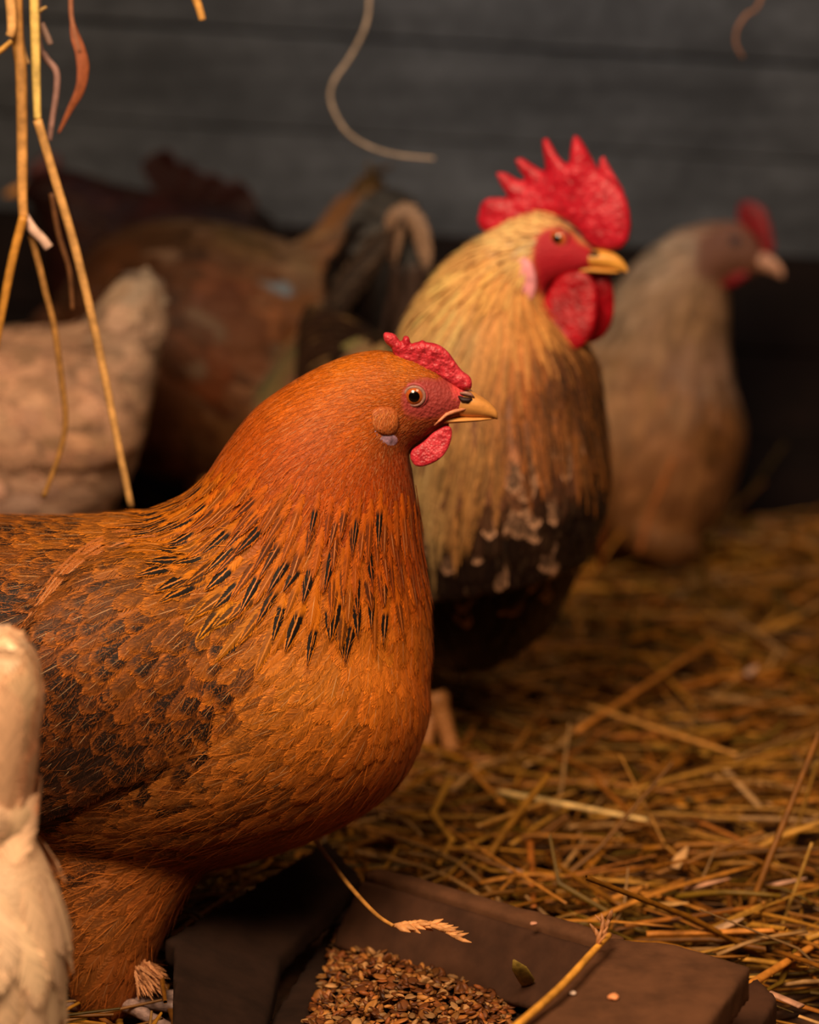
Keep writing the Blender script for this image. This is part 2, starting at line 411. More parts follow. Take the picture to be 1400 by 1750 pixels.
def plumage(name, parent, mat, skin, rows, region, n_cand, space=0.42, h0=0.0006, lift=0.002, nseg=5, nacr=4, shape='round',
            jit=7, cjit=0.16, mottle=None, exclude=None, camber=0.25, ljit=0.15, sink=0.0, cands=None, pjit=0.25, density=None, side=0):
    fr = skin.fr; rows = rows_of(rows)
    P, N = skin.sample(n_cand); q = fr.q(P)
    m = np.ones(len(P), bool)
    if region is not None: m &= (poly_dist(q, region) + R.randn(len(P)) * 4) > 0
    for e in (exclude or []): m &= poly_dist(q, e) < 0
    if side: m &= fr.lat(P) * side > 0
    if density is not None: m &= R.rand(len(P)) < density(q, P)
    P, N, q = P[m], N[m], q[m]
    if len(P) == 0: return None
    vec, f = idw(q, rows); k = fr.k
    L = f[:, 0] * k; W = f[:, 1] * k
    keep = poisson(P, np.sqrt(np.maximum(L * W, 1e-9)) * space)
    P, N, q, vec, f, L, W = P[keep], N[keep], q[keep], vec[keep], f[keep], L[keep], W[keep]
    K = len(P); L = L * (1 + ljit * R.randn(K).clip(-2, 2)); W = W * (1 + 0.1 * R.randn(K).clip(-2, 2))
    a = np.arctan2(vec[:, 1], vec[:, 0]) + np.radians(jit) * R.randn(K)
    D = np.cos(a)[:, None] * fr.ex - np.sin(a)[:, None] * np.array([0, 0, 1.0])
    D = D - (D * N).sum(1, keepdims=True) * N
    bad = np.linalg.norm(D, axis=1) < 0.15
    D[bad] = np.array([0, 0, -1.0]); D = D - (D * N).sum(1, keepdims=True) * N; D /= np.maximum(np.linalg.norm(D, axis=1), 1e-6)[:, None]
    C = np.empty((K, nseg + 1, 3)); NN = np.empty_like(C); C[:, 0] = P; NN[:, 0] = N
    fn = skin.bvh.find_nearest
    for i in range(K):
        p = P[i].copy(); d = D[i].copy(); st = L[i] / nseg; nn = N[i]
        for j in range(1, nseg + 1):
            r = fn(Vector(p + d * st)); pn = np.array(r[0]); n = np.array(r[1])
            nn = 0.5 * nn + 0.5 * n; nn /= np.linalg.norm(nn) + 1e-9
            d2 = pn - p; l2 = np.linalg.norm(d2)
            if l2 > 0.3 * st: d = d2 / l2
            else: pn = p + d * st
            C[i, j] = pn; NN[i, j] = nn; p = pn
    v = np.linspace(0, 1, nseg + 1)
    lf = lift * (0.75 + 0.5 * R.rand(K)) * np.minimum(1.0, L / (20 * 0.00033 * 3) * 1.0).clip(0.3, 1.5)
    C = C + NN * (h0 + lf[:, None] * (v[None] ** 1.3) - sink * (1 - v[None]))[:, :, None]
    tint = f[:, 2:5] * (1 + cjit * R.randn(K, 1).clip(-2, 2)) * (1 + 0.015 * R.randn(K, 3))
    pat = f[:, 5:9].copy(); pat[:, :3] *= (1 + pjit * R.randn(K, 3)).clip(0, 2)
    if mottle is not None: tint, pat = mottle(q, tint, pat, P)
    return feather_mesh(name, parent, mat, C, NN, W, shape, nacr, np.clip(tint, 0.002, 1), np.clip(pat, 0, 2), L, camber)
def quills(name, parent, mat, curves, widths, tints, pat=(0, 0, 0.4, 0.1), shape='blade', normal=None, nseg=12, nacr=4, camber=0.2):
    """free long feathers along given 3-D curves"""
    C = []; N = []
    for c, nm in zip(curves, normal):
        cc = catmull(c, 6); s = np.linspace(0, len(cc) - 1, nseg + 1); cc = np.stack([np.interp(s, range(len(cc)), cc[:, i]) for i in range(3)], 1)
        t = np.gradient(cc, axis=0); t /= np.linalg.norm(t, axis=1)[:, None]; nm = np.asarray(nm, float)
        n = nm - (t @ nm)[:, None] * t; n /= np.linalg.norm(n, axis=1)[:, None]; C.append(cc); N.append(n)
    C = np.array(C); N = np.array(N); Ln = np.linalg.norm(np.diff(C, axis=1), axis=2).sum(1)
    pt = np.array(pat, float); pt = np.tile(pt, (len(C), 1)) if pt.ndim == 1 else pt
    return feather_mesh(name, parent, mat, C, N, np.array(widths, float), shape, nacr, np.array(tints, float), pt, Ln, camber)

# ---------------------------------------------------------------- materials
M_FEATHER = feather_material('feather_fine', barb=1500)
M_SOFT = feather_material('feather_soft', barb=900, contrast=0.7)
M_GLOSSY = feather_material('feather_glossy', barb=1200, rough=0.38, contrast=0.8)
M_BODY = body_material('bird_skin_and_down')
M_COMB = comb_material('hen_comb', tuple(lin((206, 60, 72))), tuple(lin((180, 36, 50))))
M_RCOMB = comb_material('rooster_comb', tuple(lin((208, 32, 54))), tuple(lin((182, 16, 38))), 350)
M_WATTLE = comb_material('rooster_wattle', tuple(lin((186, 6, 28))), tuple(lin((150, 4, 18))), 300)
M_DCOMB = comb_material('dark_comb', tuple(lin((150, 22, 30))), tuple(lin((120, 16, 24))), 300)
M_BEAK = plain('beak_horn', lin((205, 140, 72)), 0.35, 160, 0.22, 0.12, (0.3, 1, 1))
M_RBEAK = plain('rooster_beak', lin((226, 158, 66)), 0.35, 120, 0.2, 0.1)
M_LOBE = plain('lilac_lobe', lin((150, 116, 134)), 0.4, 260, 0.45, 0.7)
M_RLOBE = plain('pink_lobe', lin((232, 150, 160)), 0.5, 120, 0.3, 0.4)
M_LID = plain('eyelid_skin', lin((150, 106, 94)), 0.45, 500, 0.25, 0.4)
M_NOST = plain('nostril_dark', lin((38, 14, 12)), 0.6)
M_LEG = plain('leg_scales', lin((196, 128, 70)), 0.5, 260, 0.35, 0.6, (1, 1, 2.5))
M_GREYLEG = plain('grey_leg_scales', lin((150, 120, 110)), 0.5, 260, 0.35, 0.6, (1, 1, 2.5))
M_CLAW = plain('claw', lin((60, 42, 34)), 0.4)
M_EYE = tint_material('eyeball', 0.08, 900, 0.12)
M_EYE.node_tree.nodes['Principled BSDF'].inputs['Coat Weight'].default_value = 1.0
M_EYE.node_tree.nodes['Principled BSDF'].inputs['Coat Roughness'].default_value = 0.02

def eye_parts(root, skin, px, py, r_ball, protrude, iris, r_iris, r_pupil, lid_r, lid_t, lid_mat, axis=None, both=True, ring2=None):
    """eyeball sunk in the face, pupil and iris coloured by angle, an eyelid ring of skin round it"""
    fr = skin.fr; p, n = skin.near(px, py)
    ax = -fr.ey if axis is None else np.array(axis); ax = ax / np.linalg.norm(ax)
    l = fr.lat(p)
    for sgn in (1, -1) if both else (1,):
        pp = p - fr.ey * l * (1 - sgn); a = ax - fr.ey * (ax @ fr.ey) * (1 - sgn)
        c = pp + a * (protrude - r_ball)
        V, Fq, ang = ball(c, r_ball, a, 40, 48); rr = np.sin(ang) * r_ball
        col = np.where((rr < r_pupil)[:, None] & (ang < 1.6)[:, None], lin((8, 5, 5)), np.where((rr < r_iris)[:, None], lin(iris), lin((40, 18, 12))))
        e = mesh_obj('eye', V, Fq, M_EYE, root, attrs={'tint': col})
        u = np.cross(a, [0, 0, 1.0]); u /= np.linalg.norm(u); w2 = np.cross(u, a)
        th = np.linspace(0, 2 * np.pi, 41)
        hgt = math.sqrt(max(r_ball ** 2 - lid_r ** 2, 1e-9))
        ring = [c + a * hgt + (u * math.cos(t) + w2 * math.sin(t) * 0.93) * lid_r for t in th]
        V, Fq = tube(ring, lid_t, 8); mesh_obj('eyelid', V, Fq, lid_mat, root)
        if ring2:
            ring = [c + a * (hgt - 0.0012) + (u * math.cos(t) * 1.0 + w2 * math.sin(t) * 0.95) * ring2[0] for t in th]
            V, Fq = tube(ring, ring2[1], 8); mesh_obj('eyelid', V, Fq, ring2[2], root)
def make_leg(root, mat, hock, foot, ang, size=1.0, name='leg', mat_claw=None):
    """a scaly shank with a heel, three front toes, a hind toe and claws as one leg"""
    hock = np.array(hock, float); foot = np.array(foot, float); parts = []
    d = foot - hock; r = 0.0062 * size
    parts.append(tube([hock - d * 0.1, hock, hock + d * 0.15, hock + d * 0.5, hock + d * 0.88, foot + np.array([0, 0, 0.004])], [r * 1.0, r * 1.35, r, r * 0.85, r, r * 1.25], 12))
    claws = []
    for da, ln in ((-0.55, 0.055), (0, 0.068), (0.55, 0.055), (math.pi, 0.028)):
        a = ang + da; dr = np.array([math.cos(a), math.sin(a), 0]); L = ln * size
        p = [foot + np.array([0, 0, 0.006]), foot + dr * L * .3 + np.array([0, 0, 0.009 * size]), foot + dr * L * .65 + np.array([0, 0, 0.005]), foot + dr * L + np.array([0, 0, 0.004])]
        parts.append(tube(catmull(p, 4), np.interp(np.linspace(0, 1, 13), [0, .3, .34, .6, .66, 1], np.array([.0052, .0044, .005, .0038, .0044, .003]) * size), 10))
        claws.append(tube([p[-1] - dr * .003, p[-1] + dr * .006 * size + np.array([0, 0, .0015]), p[-1] + dr * .013 * size + np.array([0, 0, -.002])], [.0024 * size, .0018 * size, .0003], 8))
    V, Fq = remesh(parts, 0.0018, 2)
    lg = mesh_obj(name, V, Fq, mat, root)
    for v, f in claws: mesh_obj('claw', v, f, mat_claw or M_CLAW, lg)
    return lg
def colour_body(V, fr, rows, patches=()):
    q = fr.q(V); _, f = idw(q, rows_of(rows)); c = f[:, 2:5] * 0.85
    for poly, rgb, soft in patches:
        d = poly_dist(q, poly); t = smoothstep(d, -soft, soft)[:, None]; c = c * (1 - t) + lin(rgb) * t
    return c
M_CORNER = plain('mouth_corner_skin', lin((206, 130, 92)), 0.5, 500, 0.3, 0.5)

# ---------------------------------------------------------------- the brown hen in front
def brown_hen():
    fr = Frame(0.0, 1.40, 0)
    root = empty('hen', fr.P(230, 1765) * [1, 1, 0], 'rust-orange hen in sharp profile with small red comb, over the feed tray', 'hen')
    torso = [(-470, 800, -440, 850, 8), (-380, 815, -330, 960, 40), (-260, 850, -210, 1130, 66), (-120, 878, -90, 1290, 82), (0, 886, 20, 1400, 90), (130, 886, 140, 1470, 93),
             (250, 880, 270, 1488, 94), (370, 900, 400, 1466, 91), (470, 930, 510, 1434, 84), (560, 965, 610, 1388, 74), (630, 1000, 680, 1335, 60), (690, 1060, 722, 1262, 38), (722, 1130, 736, 1200, 14)]
    neck = [(180, 980, 600, 1330, 70), (205, 905, 700, 1262, 74), (250, 880, 733, 1170, 68), (302, 858, 736, 1060, 60), (345, 822, 722, 955, 53), (385, 762, 714, 875, 47), (430, 704, 706, 815, 41),
            (482, 664, 700, 782, 35), (540, 630, 697, 782, 30), (600, 606, 698, 772, 25), (655, 599, 706, 764, 21), (705, 612, 728, 748, 17.5), (748, 636, 754, 730, 14), (784, 660, 778, 715, 9.5), (802, 668, 800, 712, 6)]
    thigh = [(-10, 1310, 370, 1400, 26, -24), (20, 1390, 352, 1475, 33, -29), (46, 1480, 306, 1555, 33, -33), (78, 1580, 268, 1625, 29, -38), (108, 1660, 250, 1685, 23, -42), (134, 1715, 226, 1722, 16, -46), (160, 1742, 205, 1742, 8, -48)]
    far = [tuple(list(r[:5]) + [44]) for r in thigh]; far = [(r[0] - 110, r[1], r[2] - 110, r[3], r[4], r[5]) for r in far]
    V, Fq = remesh([loft_px(fr, torso, 36, 6), loft_px(fr, neck, 36, 6), loft_px(fr, thigh), loft_px(fr, far)], 0.0026, 10)
    # folded wings stand a little proud of the flanks
    wing = [(330, 902), (430, 975), (455, 1050), (448, 1110), (408, 1172), (335, 1236), (215, 1292), (120, 1340), (40, 1362), (-60, 1372), (-190, 1330), (-180, 1230), (-90, 1170), (-30, 1120), (25, 1075), (85, 990), (160, 930), (250, 900)]
    N, _ = vert_normals(V, Fq); q = fr.q(V); d = poly_dist(q, wing); V = V + N * (0.010 * (1.3 - .85 * smoothstep(q[:, 1], 1050, 1290)) * smoothstep(d, 0, 38) * smoothstep(-q[:, 0], -440, -180))[:, None]
    face = [(686, 672), (690, 656), (706, 643), (730, 640), (748, 644), (765, 638), (785, 650), (806, 658), (812, 672), (806, 690), (790, 700), (770, 700), (752, 706), (735, 712), (712, 708), (696, 702), (688, 690)]
    skin = Skin(V, Fq, fr)
    rust = (180, 85, 13); orange = (191, 106, 17); deep = (149, 59, 10)
    head = [(790, 660, 180, 7, 2.4, (161, 62, 25), 0, 0, 0), (740, 625, 185, 9, 2.6, (180, 92, 17)), (690, 615, 182, 13, 3, (188, 99, 15)), (650, 660, 172, 15, 3.2, (180, 86, 13)), (600, 620, 172, 22, 4.2, (190, 99, 15)),
            (560, 660, 155, 26, 5, (188, 91, 13)), (500, 680, 146, 32, 6, (180, 85, 13)), (450, 730, 135, 40, 8, (172, 75, 12)), (410, 790, 130, 46, 10, (174, 79, 13)), (520, 760, 138, 34, 6, (174, 75, 10)),
            (620, 720, 160, 20, 4, (182, 85, 12)), (600, 760, 130, 28, 5, (174, 75, 10)), (560, 820, 118, 38, 7, (170, 73, 12)), (640, 800, 108, 30, 5.5, (166, 66, 10)), (680, 780, 100, 22, 4.6, (144, 51, 10)),
            (700, 830, 94, 30, 6, (144, 51, 9)), (650, 880, 98, 38, 7, (161, 63, 10)), (480, 850, 125, 46, 9, (174, 79, 13)), (710, 900, 92, 34, 7, (149, 56, 9)), (740, 722, 165, 9, 2.2, (157, 69, 31)), (765, 708, 170, 7, 1.8, (172, 78, 40)), (710, 725, 150, 9, 2.2, (157, 71, 27)), (690, 715, 150, 10, 2.4, (167, 78, 27)), (670, 745, 120, 12, 2.8, (127, 56, 15)), (720, 745, 130, 9, 2.2, (102, 44, 14))]
    hack = [(330, 850, 138, 95, 21, (197, 110, 20), 1, 0, .8), (370, 900, 142, 106, 25, (200, 117, 20), 1.1, 0, 1), (300, 900, 150, 100, 25, (197, 110, 18), .8, .1, .8), (400, 820, 132, 94, 19, (191, 97, 15), .9, 0, .8),
            (420, 900, 132, 112, 25, (202, 115, 16), 1.1, 0, 1), (430, 980, 140, 117, 27, (209, 129, 20), 1.2, 0, 1), (480, 900, 118, 105, 22, (194, 101, 15), 1, 0, 1), (500, 980, 112, 112, 24, (202, 115, 16), 1.1, 0, 1), (560, 900, 97, 103, 21, (189, 93, 14), 1, 0, 1),
            (570, 980, 100, 109, 24, (199, 108, 15), 1.1, 0, 1), (640, 900, 92, 98, 18, (180, 79, 13), .8, 0, .8), (640, 980, 104, 103, 23, (193, 99, 15), 1, 0, .9), (690, 900, 90, 89, 17, (168, 68, 11), .3, 0, .5), (700, 980, 92, 89, 21, (187, 89, 14), .2, 0, .6), (470, 820, 128, 89, 17, (189, 91, 14), .7, 0, .7), (580, 830, 104, 89, 16, (185, 84, 13), .6, 0, .6)]
    body = [(250, 885, 176, 90, 26, (193, 113, 34), .3, .5, .8), (150, 895, 176, 84, 32, (177, 102, 31), .2, .8, .8), (60, 910, 172, 80, 36, (162, 92, 30), 0, 1, .9), (0, 960, 172, 84, 42, (159, 86, 25), 0, 1, 1), (60, 1000, 176, 80, 40, (159, 85, 24), 0, 1, .9), (-100, 900, 170, 90, 44, (153, 83, 25), 0, 1, .8), (-300, 850, 165, 110, 46, (145, 74, 22), 0, 1, .8),
            (300, 930, 160, 84, 28, (200, 113, 24), .3, .4, .8), (700, 950, 96, 80, 26, (186, 86, 17), 0, 0, .5), (732, 1100, 92, 77, 30, (186, 85, 17), 0, 0, .6), (700, 1040, 98, 82, 27, (197, 101, 24), 0, 0, .8), (650, 1040, 106, 80, 27, (202, 113, 31), 0, .1, .9),
            (640, 1120, 112, 77, 30, (199, 108, 28), 0, .15, 1), (690, 1160, 100, 75, 30, (191, 97, 26), 0, 0, .9), (560, 1090, 130, 73, 27, (204, 120, 37), 0, .35, 1), (500, 1120, 146, 69, 26, (200, 118, 37), 0, .5, 1), (560, 1180, 142, 75, 30, (199, 111, 31), 0, .45, 1), (470, 1180, 160, 71, 30, (193, 113, 41), 0, .6, .8), (430, 1130, 150, 60, 28, (191, 108, 33), 0, .6, .8),
            (640, 1220, 128, 77, 32, (189, 101, 30), 0, .2, 1), (710, 1230, 106, 71, 30, (177, 86, 30), 0, 0, .9), (690, 1300, 130, 71, 30, (159, 80, 31), 0, 0, .8), (600, 1280, 148, 80, 33, (177, 94, 31), 0, .3, .9), (520, 1260, 158, 80, 33, (182, 101, 34), 0, .6, .8), (400, 1230, 168, 70, 40, (186, 108, 41), 0, .6, .6), (330, 1270, 174, 70, 42, (177, 104, 42), 0, .6, .4),
            (600, 1370, 154, 82, 33, (136, 65, 25), 0, .1, .7), (480, 1340, 162, 86, 35, (159, 85, 31), 0, .5, .7), (380, 1320, 170, 78, 42, (168, 94, 35), 0, .7, .5), (250, 1340, 176, 78, 44, (164, 94, 37), 0, .7, .4), (480, 1420, 162, 80, 36, (126, 59, 22), 0, .2, .5), (350, 1400, 170, 80, 42, (162, 87, 34), 0, .7, .4), (380, 1460, 160, 80, 34, (121, 55, 20), 0, .1, .4),
            (220, 1410, 176, 80, 44, (172, 97, 38), 0, .8, .4), (120, 1380, 176, 76, 42, (159, 90, 35), 0, .7, .4), (110, 1470, 165, 76, 42, (166, 97, 41), 0, .7, .4), (230, 1480, 150, 78, 36, (162, 92, 37), 0, .5, .4), (300, 1490, 140, 78, 28, (153, 80, 30), 0, .1, .4), (180, 1560, 132, 78, 26, (159, 92, 38), 0, .2, .3), (100, 1560, 150, 76, 30, (162, 97, 42), 0, .5, .3), (250, 1570, 112, 74, 22, (149, 77, 30), 0, 0, .3), (160, 1640, 112, 70, 20, (136, 74, 30), 0, 0, .2), (230, 1640, 100, 62, 18, (136, 70, 26), 0, 0, .2), (170, 1710, 96, 44, 14, (119, 63, 25), 0, 0, .2)]
    wingr = [(300, 930, 152, 84, 30, (176, 102, 26), .2, .5, .8), (380, 960, 146, 84, 32, (178, 104, 24), .3, .6, .9), (230, 940, 158, 84, 28, (160, 93, 34), .2, .7, .9), (150, 970, 152, 78, 30, (144, 82, 34), 0, 1, 1), (80, 1060, 132, 78, 34, (133, 71, 32), 0, 1, .8), (200, 1010, 146, 78, 36, (164, 89, 24), 0, .95, 1), (300, 1010, 138, 80, 38, (169, 93, 22), 0, .9, 1.1), (400, 1020, 134, 80, 38, (172, 96, 26), 0, .8, 1),
             (120, 1140, 132, 84, 44, (121, 66, 30), 0, 1.1, .8), (200, 1110, 128, 84, 46, (133, 71, 27), 0, 1.05, 1), (300, 1110, 128, 84, 46, (143, 76, 26), 0, 1.05, 1), (390, 1110, 128, 78, 40, (160, 85, 26), 0, .9, .9), (100, 1230, 136, 92, 50, (104, 56, 28), 0, 1.15, .7), (200, 1200, 132, 90, 50, (114, 61, 28), 0, 1.15, .9), (300, 1190, 128, 86, 46, (124, 67, 30), 0, 1.1, .8), (380, 1160, 128, 74, 38, (148, 82, 30), 0, .9, .8),
             (80, 1310, 152, 100, 50, (68, 39, 24), 0, 1.2, .5), (180, 1280, 144, 92, 46, (87, 48, 27), 0, 1.2, .8), (0, 1250, 150, 100, 50, (94, 51, 28), 0, 1.2, .6)]
    patches = [(face, (150, 54, 50), 7), ([(690, 700), (715, 706), (750, 712), (765, 712), (740, 728), (715, 745), (690, 775), (680, 740)], (140, 60, 28), 6), ([(770, 650), (806, 662), (806, 680), (775, 676)], (206, 70, 70), 6)]
    b = mesh_obj('body', V, Fq, M_BODY, root, attrs={'tint': colour_body(V, fr, head + body + wingr, patches)})
    # plumage, lowest layer first
    wing_in = [(x, y) for x, y in wing]
    plumage('body_feathers', root, M_FEATHER, skin, body, [(-480, 760), (200, 860), (320, 830), (420, 900), (640, 900), (760, 900), (780, 1300), (300, 1530), (290, 1600), (250, 1760), (-600, 1780)], 42000, space=0.36, lift=0.0011, h0=0.0002, camber=.13,
            exclude=[[(x + (20 if x > 200 else 0) * -1, y) for x, y in wing_in]], jit=9, cjit=0.13)
    def fl(q, P): return smoothstep(q[:, 1], 1180, 1420) * 0.8 + 0.12
    plumage('down_fringe', root, M_SOFT, skin, [(r[0], r[1], r[2], 44, 1.5, tuple(min(255, c * 1.12) for c in r[5]), 0, 0, 0, 0) for r in body], [(-300, 1150), (480, 1130), (700, 1290), (640, 1400), (300, 1530), (270, 1760), (-400, 1780)], 8000, space=1.0, lift=0.004, h0=0.001, nseg=4, nacr=2, shape='hair', jit=16, cjit=0.2,
            exclude=[wing_in], density=fl)
    wings = {}
    for sg in (-1, 1): wings[sg] = plumage('wing', root, M_FEATHER, skin, wingr, wing_in, 34000, space=0.36, lift=0.0013, h0=0.0004, jit=7, cjit=0.16, camber=.13, side=sg)
    allr = body + wingr + hack
    plumage('barb_fringe', root, M_SOFT, skin, [(r[0], r[1], r[2], 22, 0.8, tuple(min(255, c * 1.06) for c in r[5]), 0, 0, 0, 0) for r in allr], [(-100, 880), (300, 860), (420, 760), (700, 820), (760, 1100), (720, 1300), (480, 1460), (0, 1500)], 16000, space=1.3, lift=0.0024, h0=0.0014, nseg=3, nacr=2, shape='hair', jit=18, cjit=0.25)
    # long dark flight feathers along the wing's lower edge
    for sg in (1, -1):
        cur = []; nm = []; wd = []; ti = []; pa = []
        for i in range(9):
            t = i / 8; x0, y0 = 250 - 210 * t, 1262 + 30 * t; x1, y1 = 120 - 330 * t, 1345 + 22 * t
            c = []
            for s in (0, .33, .66, 1):
                x, y = x0 + (x1 - x0) * s, y0 + (y1 - y0) * (s ** 0.9)
                h = skin.near(x, y)[0]; p = h - fr.ey * 0.0012
                if sg < 0: p = p - fr.ey * 2 * fr.lat(p)
                c.append(p)
            cur.append(c); nm.append(-fr.ey * sg); wd.append(0.013); ti.append(lin((66, 40, 28))); pa.append((0, .9, .6, .15))
        ec = []; en = []; ew = []; et = []
        for (o, st, en_) in ((0, 0, 4), (5, 0, 3), (-6, 1, 5), (3, 2, 6), (-3, 3, 7), (9, 1, 4), (12, 3, 6), (16, 4, 7)):
            path = [(22, 1092), (58, 1040), (98, 985), (140, 945), (180, 922), (222, 908), (262, 900), (300, 893)][st:en_ + 1][::-1]
            c = []
            for x, y in path:
                h = skin.near(x + o * .6, y + o)[0] - fr.ey * .0026
                if sg < 0: h = h - fr.ey * 2 * fr.lat(h)
                c.append(h)
            ec.append(c); en.append(-fr.ey * sg + np.array([0, 0, .6])); ew.append(.0024); et.append(lin((188, 106, 44)))
        quills('shoulder_edge_feathers', wings[-sg], M_FEATHER, ec, ew, et, (0, .3, .9, .35), 'lance', en, nseg=14)
        quills('flight_feathers', wings[-sg], M_FEATHER, cur, wd, ti, pa, 'blade', nm)
    skin2 = skin
    plumage('hackle', root, M_FEATHER, skin2, hack, [(352, 812), (400, 786), (470, 800), (560, 812), (660, 815), (712, 830), (722, 900), (716, 960), (660, 990), (560, 1005), (470, 1000), (400, 975), (330, 930), (288, 880), (310, 850)], 30000, space=0.44, lift=0.0016, h0=0.0012, nseg=6, shape='lance', jit=6, cjit=0.12, pjit=0.35)
    neckpoly = [(800, 720), (830, 640), (806, 640), (790, 640), (740, 600), (600, 590), (520, 630), (440, 690), (370, 760), (330, 830), (350, 870), (470, 870), (600, 880), (690, 940), (740, 940), (720, 800), (700, 775), (760, 735), (790, 716)]
    facein = [(700, 655), (714, 649), (740, 652), (765, 655), (790, 668), (812, 672), (806, 690), (785, 700), (755, 708), (725, 722), (706, 720), (698, 700), (692, 680)]
    plumage('head_feathers', root, M_FEATHER, skin, head, neckpoly, 260000, space=0.42, lift=0.0004, h0=0.0002, nseg=3, nacr=2, shape='lance', jit=9, cjit=0.12, camber=0.02, exclude=[face], ljit=.25)
    def fd(q, P): return 0.05 + 0.6 * smoothstep(q[:, 1], 690, 735) + 0.3 * smoothstep(-q[:, 0], -720, -690)
    for sg in (-1, 1): plumage('face_bristles', root, M_FEATHER, skin, [(740, 690, 160, 7, 1.1, (176, 80, 40)), (720, 725, 140, 9, 1.5, (150, 66, 28)), (770, 650, 180, 6, 1.2, (196, 90, 40)), (700, 650, 170, 8, 1.4, (206, 100, 36))], face, 26000, space=0.9, lift=0.0006, h0=0.0002, nseg=2, nacr=2, shape='hair', jit=20, cjit=0.2, density=fd, side=sg,
            exclude=[[(708 + 25 * math.cos(t), 677 + 24 * math.sin(t)) for t in np.linspace(0, 6.2, 16)]])
    # comb
    cp = [(655, 569), (664, 567), (676, 571), (682, 580), (688, 584), (689, 575), (697, 573), (701, 582), (700, 588), (708, 585), (717, 583), (722, 580), (728, 584), (738, 585), (748, 588), (757, 593), (765, 600), (772, 609), (780, 621), (790, 634), (800, 641), (806, 649),
          (806, 662), (800, 666), (786, 664), (772, 657), (760, 650), (748, 642), (736, 637), (722, 634), (708, 628), (694, 620), (682, 616), (674, 608), (669, 593), (662, 587), (657, 580)]
    V2, F2 = plate(fr, cp, 0.0052, 0, 0.0008, 0.35, 12, wobble=0.2, warp=lambda q, l: -0.0035 * smoothstep(q[:, 1], 640, 560))
    mesh_obj('comb', V2, F2, M_COMB, root)
    # wattles
    wp = [(771, 727), (772, 740), (769, 753), (762, 767), (752, 778), (738, 786), (722, 791), (711, 790), (704, 783), (701, 773), (705, 763), (716, 756), (728, 747), (738, 737), (750, 729), (762, 724)]
    for sg in (-1, 1):
        V2, F2 = plate(fr, [(x + (0 if sg < 0 else -4), y + (0 if sg < 0 else -2)) for x, y in wp], 0.0022, sg * 0.0085, 0.0008, 0.5, 9, wobble=0.25, warp=lambda q, l, sg=sg: sg * 0.003 * smoothstep(q[:, 1], 735, 790))
        mesh_obj('wattle', V2, F2, M_COMB, root)
    # beak: upper and lower mandible
    up = [(786, 668, 782, 712, 8.6), (803, 668, 802, 713.5, 8.6), (815, 673, 817, 713.5, 7.4), (828, 681, 831, 714, 5.6), (839, 690, 841, 715, 4.0), (847, 699, 848.5, 716.5, 2.3), (851, 707, 851, 716, 0.8)]
    V2, F2 = loft_px(fr, up, 26, 6); bk = mesh_obj('upper_beak', V2, F2, M_BEAK, root)
    lo = [(756, 711, 752, 724, 8.2), (780, 710, 778, 722, 8), (802, 710, 802, 720.5, 7.4), (822, 711, 822, 719, 5.6), (838, 712.5, 838, 717, 2.4), (845, 713, 845, 716, 1)]
    V2, F2 = loft_px(fr, lo, 20, 5); mesh_obj('lower_beak', V2, F2, M_BEAK, root)
    for sg in (-1, 1):
        s3 = skin.near(797, 690)[0]
        lt = 0.0072
        V2, F2 = tube([fr.P(783, 674, sg * lt), fr.P(790, 679, sg * (lt + .0009)), fr.P(799, 680, sg * (lt + .001)), fr.P(806, 678, sg * lt)], [.0009, .0021, .0021, .0009], 10, 0.7)
        mesh_obj('nostril', V2, F2, M_NOST, bk)
        V2, F2 = tube([fr.P(786, 669, sg * (lt - .001)), fr.P(795, 669, sg * (lt - .0004)), fr.P(803, 671, sg * (lt - .0006)), fr.P(810, 677, sg * (lt - .0014))], [.0008, .0015, .0016, .0007], 10, 0.8)
        mesh_obj('nostril_flap', V2, F2, M_LID, bk)
        # horny corner of the mouth
        V2, F2 = tube([fr.P(742, 721, sg * .0128), fr.P(752, 712, sg * .0126), fr.P(763, 703, sg * .0114), (fr.P(778, 698, sg * .0098)), fr.P(796, 695, sg * .0078)], [.0004, .0008, .0011, .0012, .0006], 8)
        mesh_obj('mouth_corner', V2, F2, M_CORNER, root)
    eye_parts(root, skin, 708, 677, 0.0068, 0.0030, (176, 84, 34), 0.0050, 0.0031, 0.0056, 0.0011, M_LID, ring2=(0.0071, 0.0009, plain('eye_wrinkle', lin((166, 66, 66)), .5, 500, .25, .4)))
    # ear tuft and lilac lobe below it
    def surf(o): return lambda q, l: np.array([fr.lat(skin.near(x, y)[0]) for x, y in q]) + o
    V2, F2 = plate(fr, [(636, 708), (646, 720), (660, 726), (676, 734), (681, 745), (673, 752), (660, 749), (646, 736), (637, 722)], 0.0016, 0, 0.0008, 0.5, 10, wobble=0.4, warp=surf(0.0004))
    lb = mesh_obj('ear_lobe', V2, F2, M_LOBE, root)
    lt = fr.lat(skin.near(657, 705)[0])
    V2, F2 = plate(fr, [(636, 692), (644, 685), (656, 684), (670, 686), (680, 696), (682, 712), (676, 728), (664, 732), (648, 726), (638, 712)], 0.0030, 0, 0.0009, 0.3, 16, wobble=0.1, warp=surf(-0.0004))
    et = mesh_obj('ear_tuft', V2, F2, M_BODY, root, attrs={'tint': np.tile(lin((168, 84, 34)), (len(V2), 1))})
    sk = Skin(V2, F2, fr)
    plumage('bristles', et, M_FEATHER, sk, [(656, 684, 110, 18, 1.6, (206, 116, 52)), (660, 720, 100, 14, 1.6, (170, 84, 34))], None, 6000, space=0.7, lift=0.0012, h0=0.0, nseg=3, nacr=2, shape='lance', jit=14, cjit=.2)
    # pale downy tuft at the thigh's end
    cur = []; nm = []
    c0 = at_y(240, 1652, 1.345)
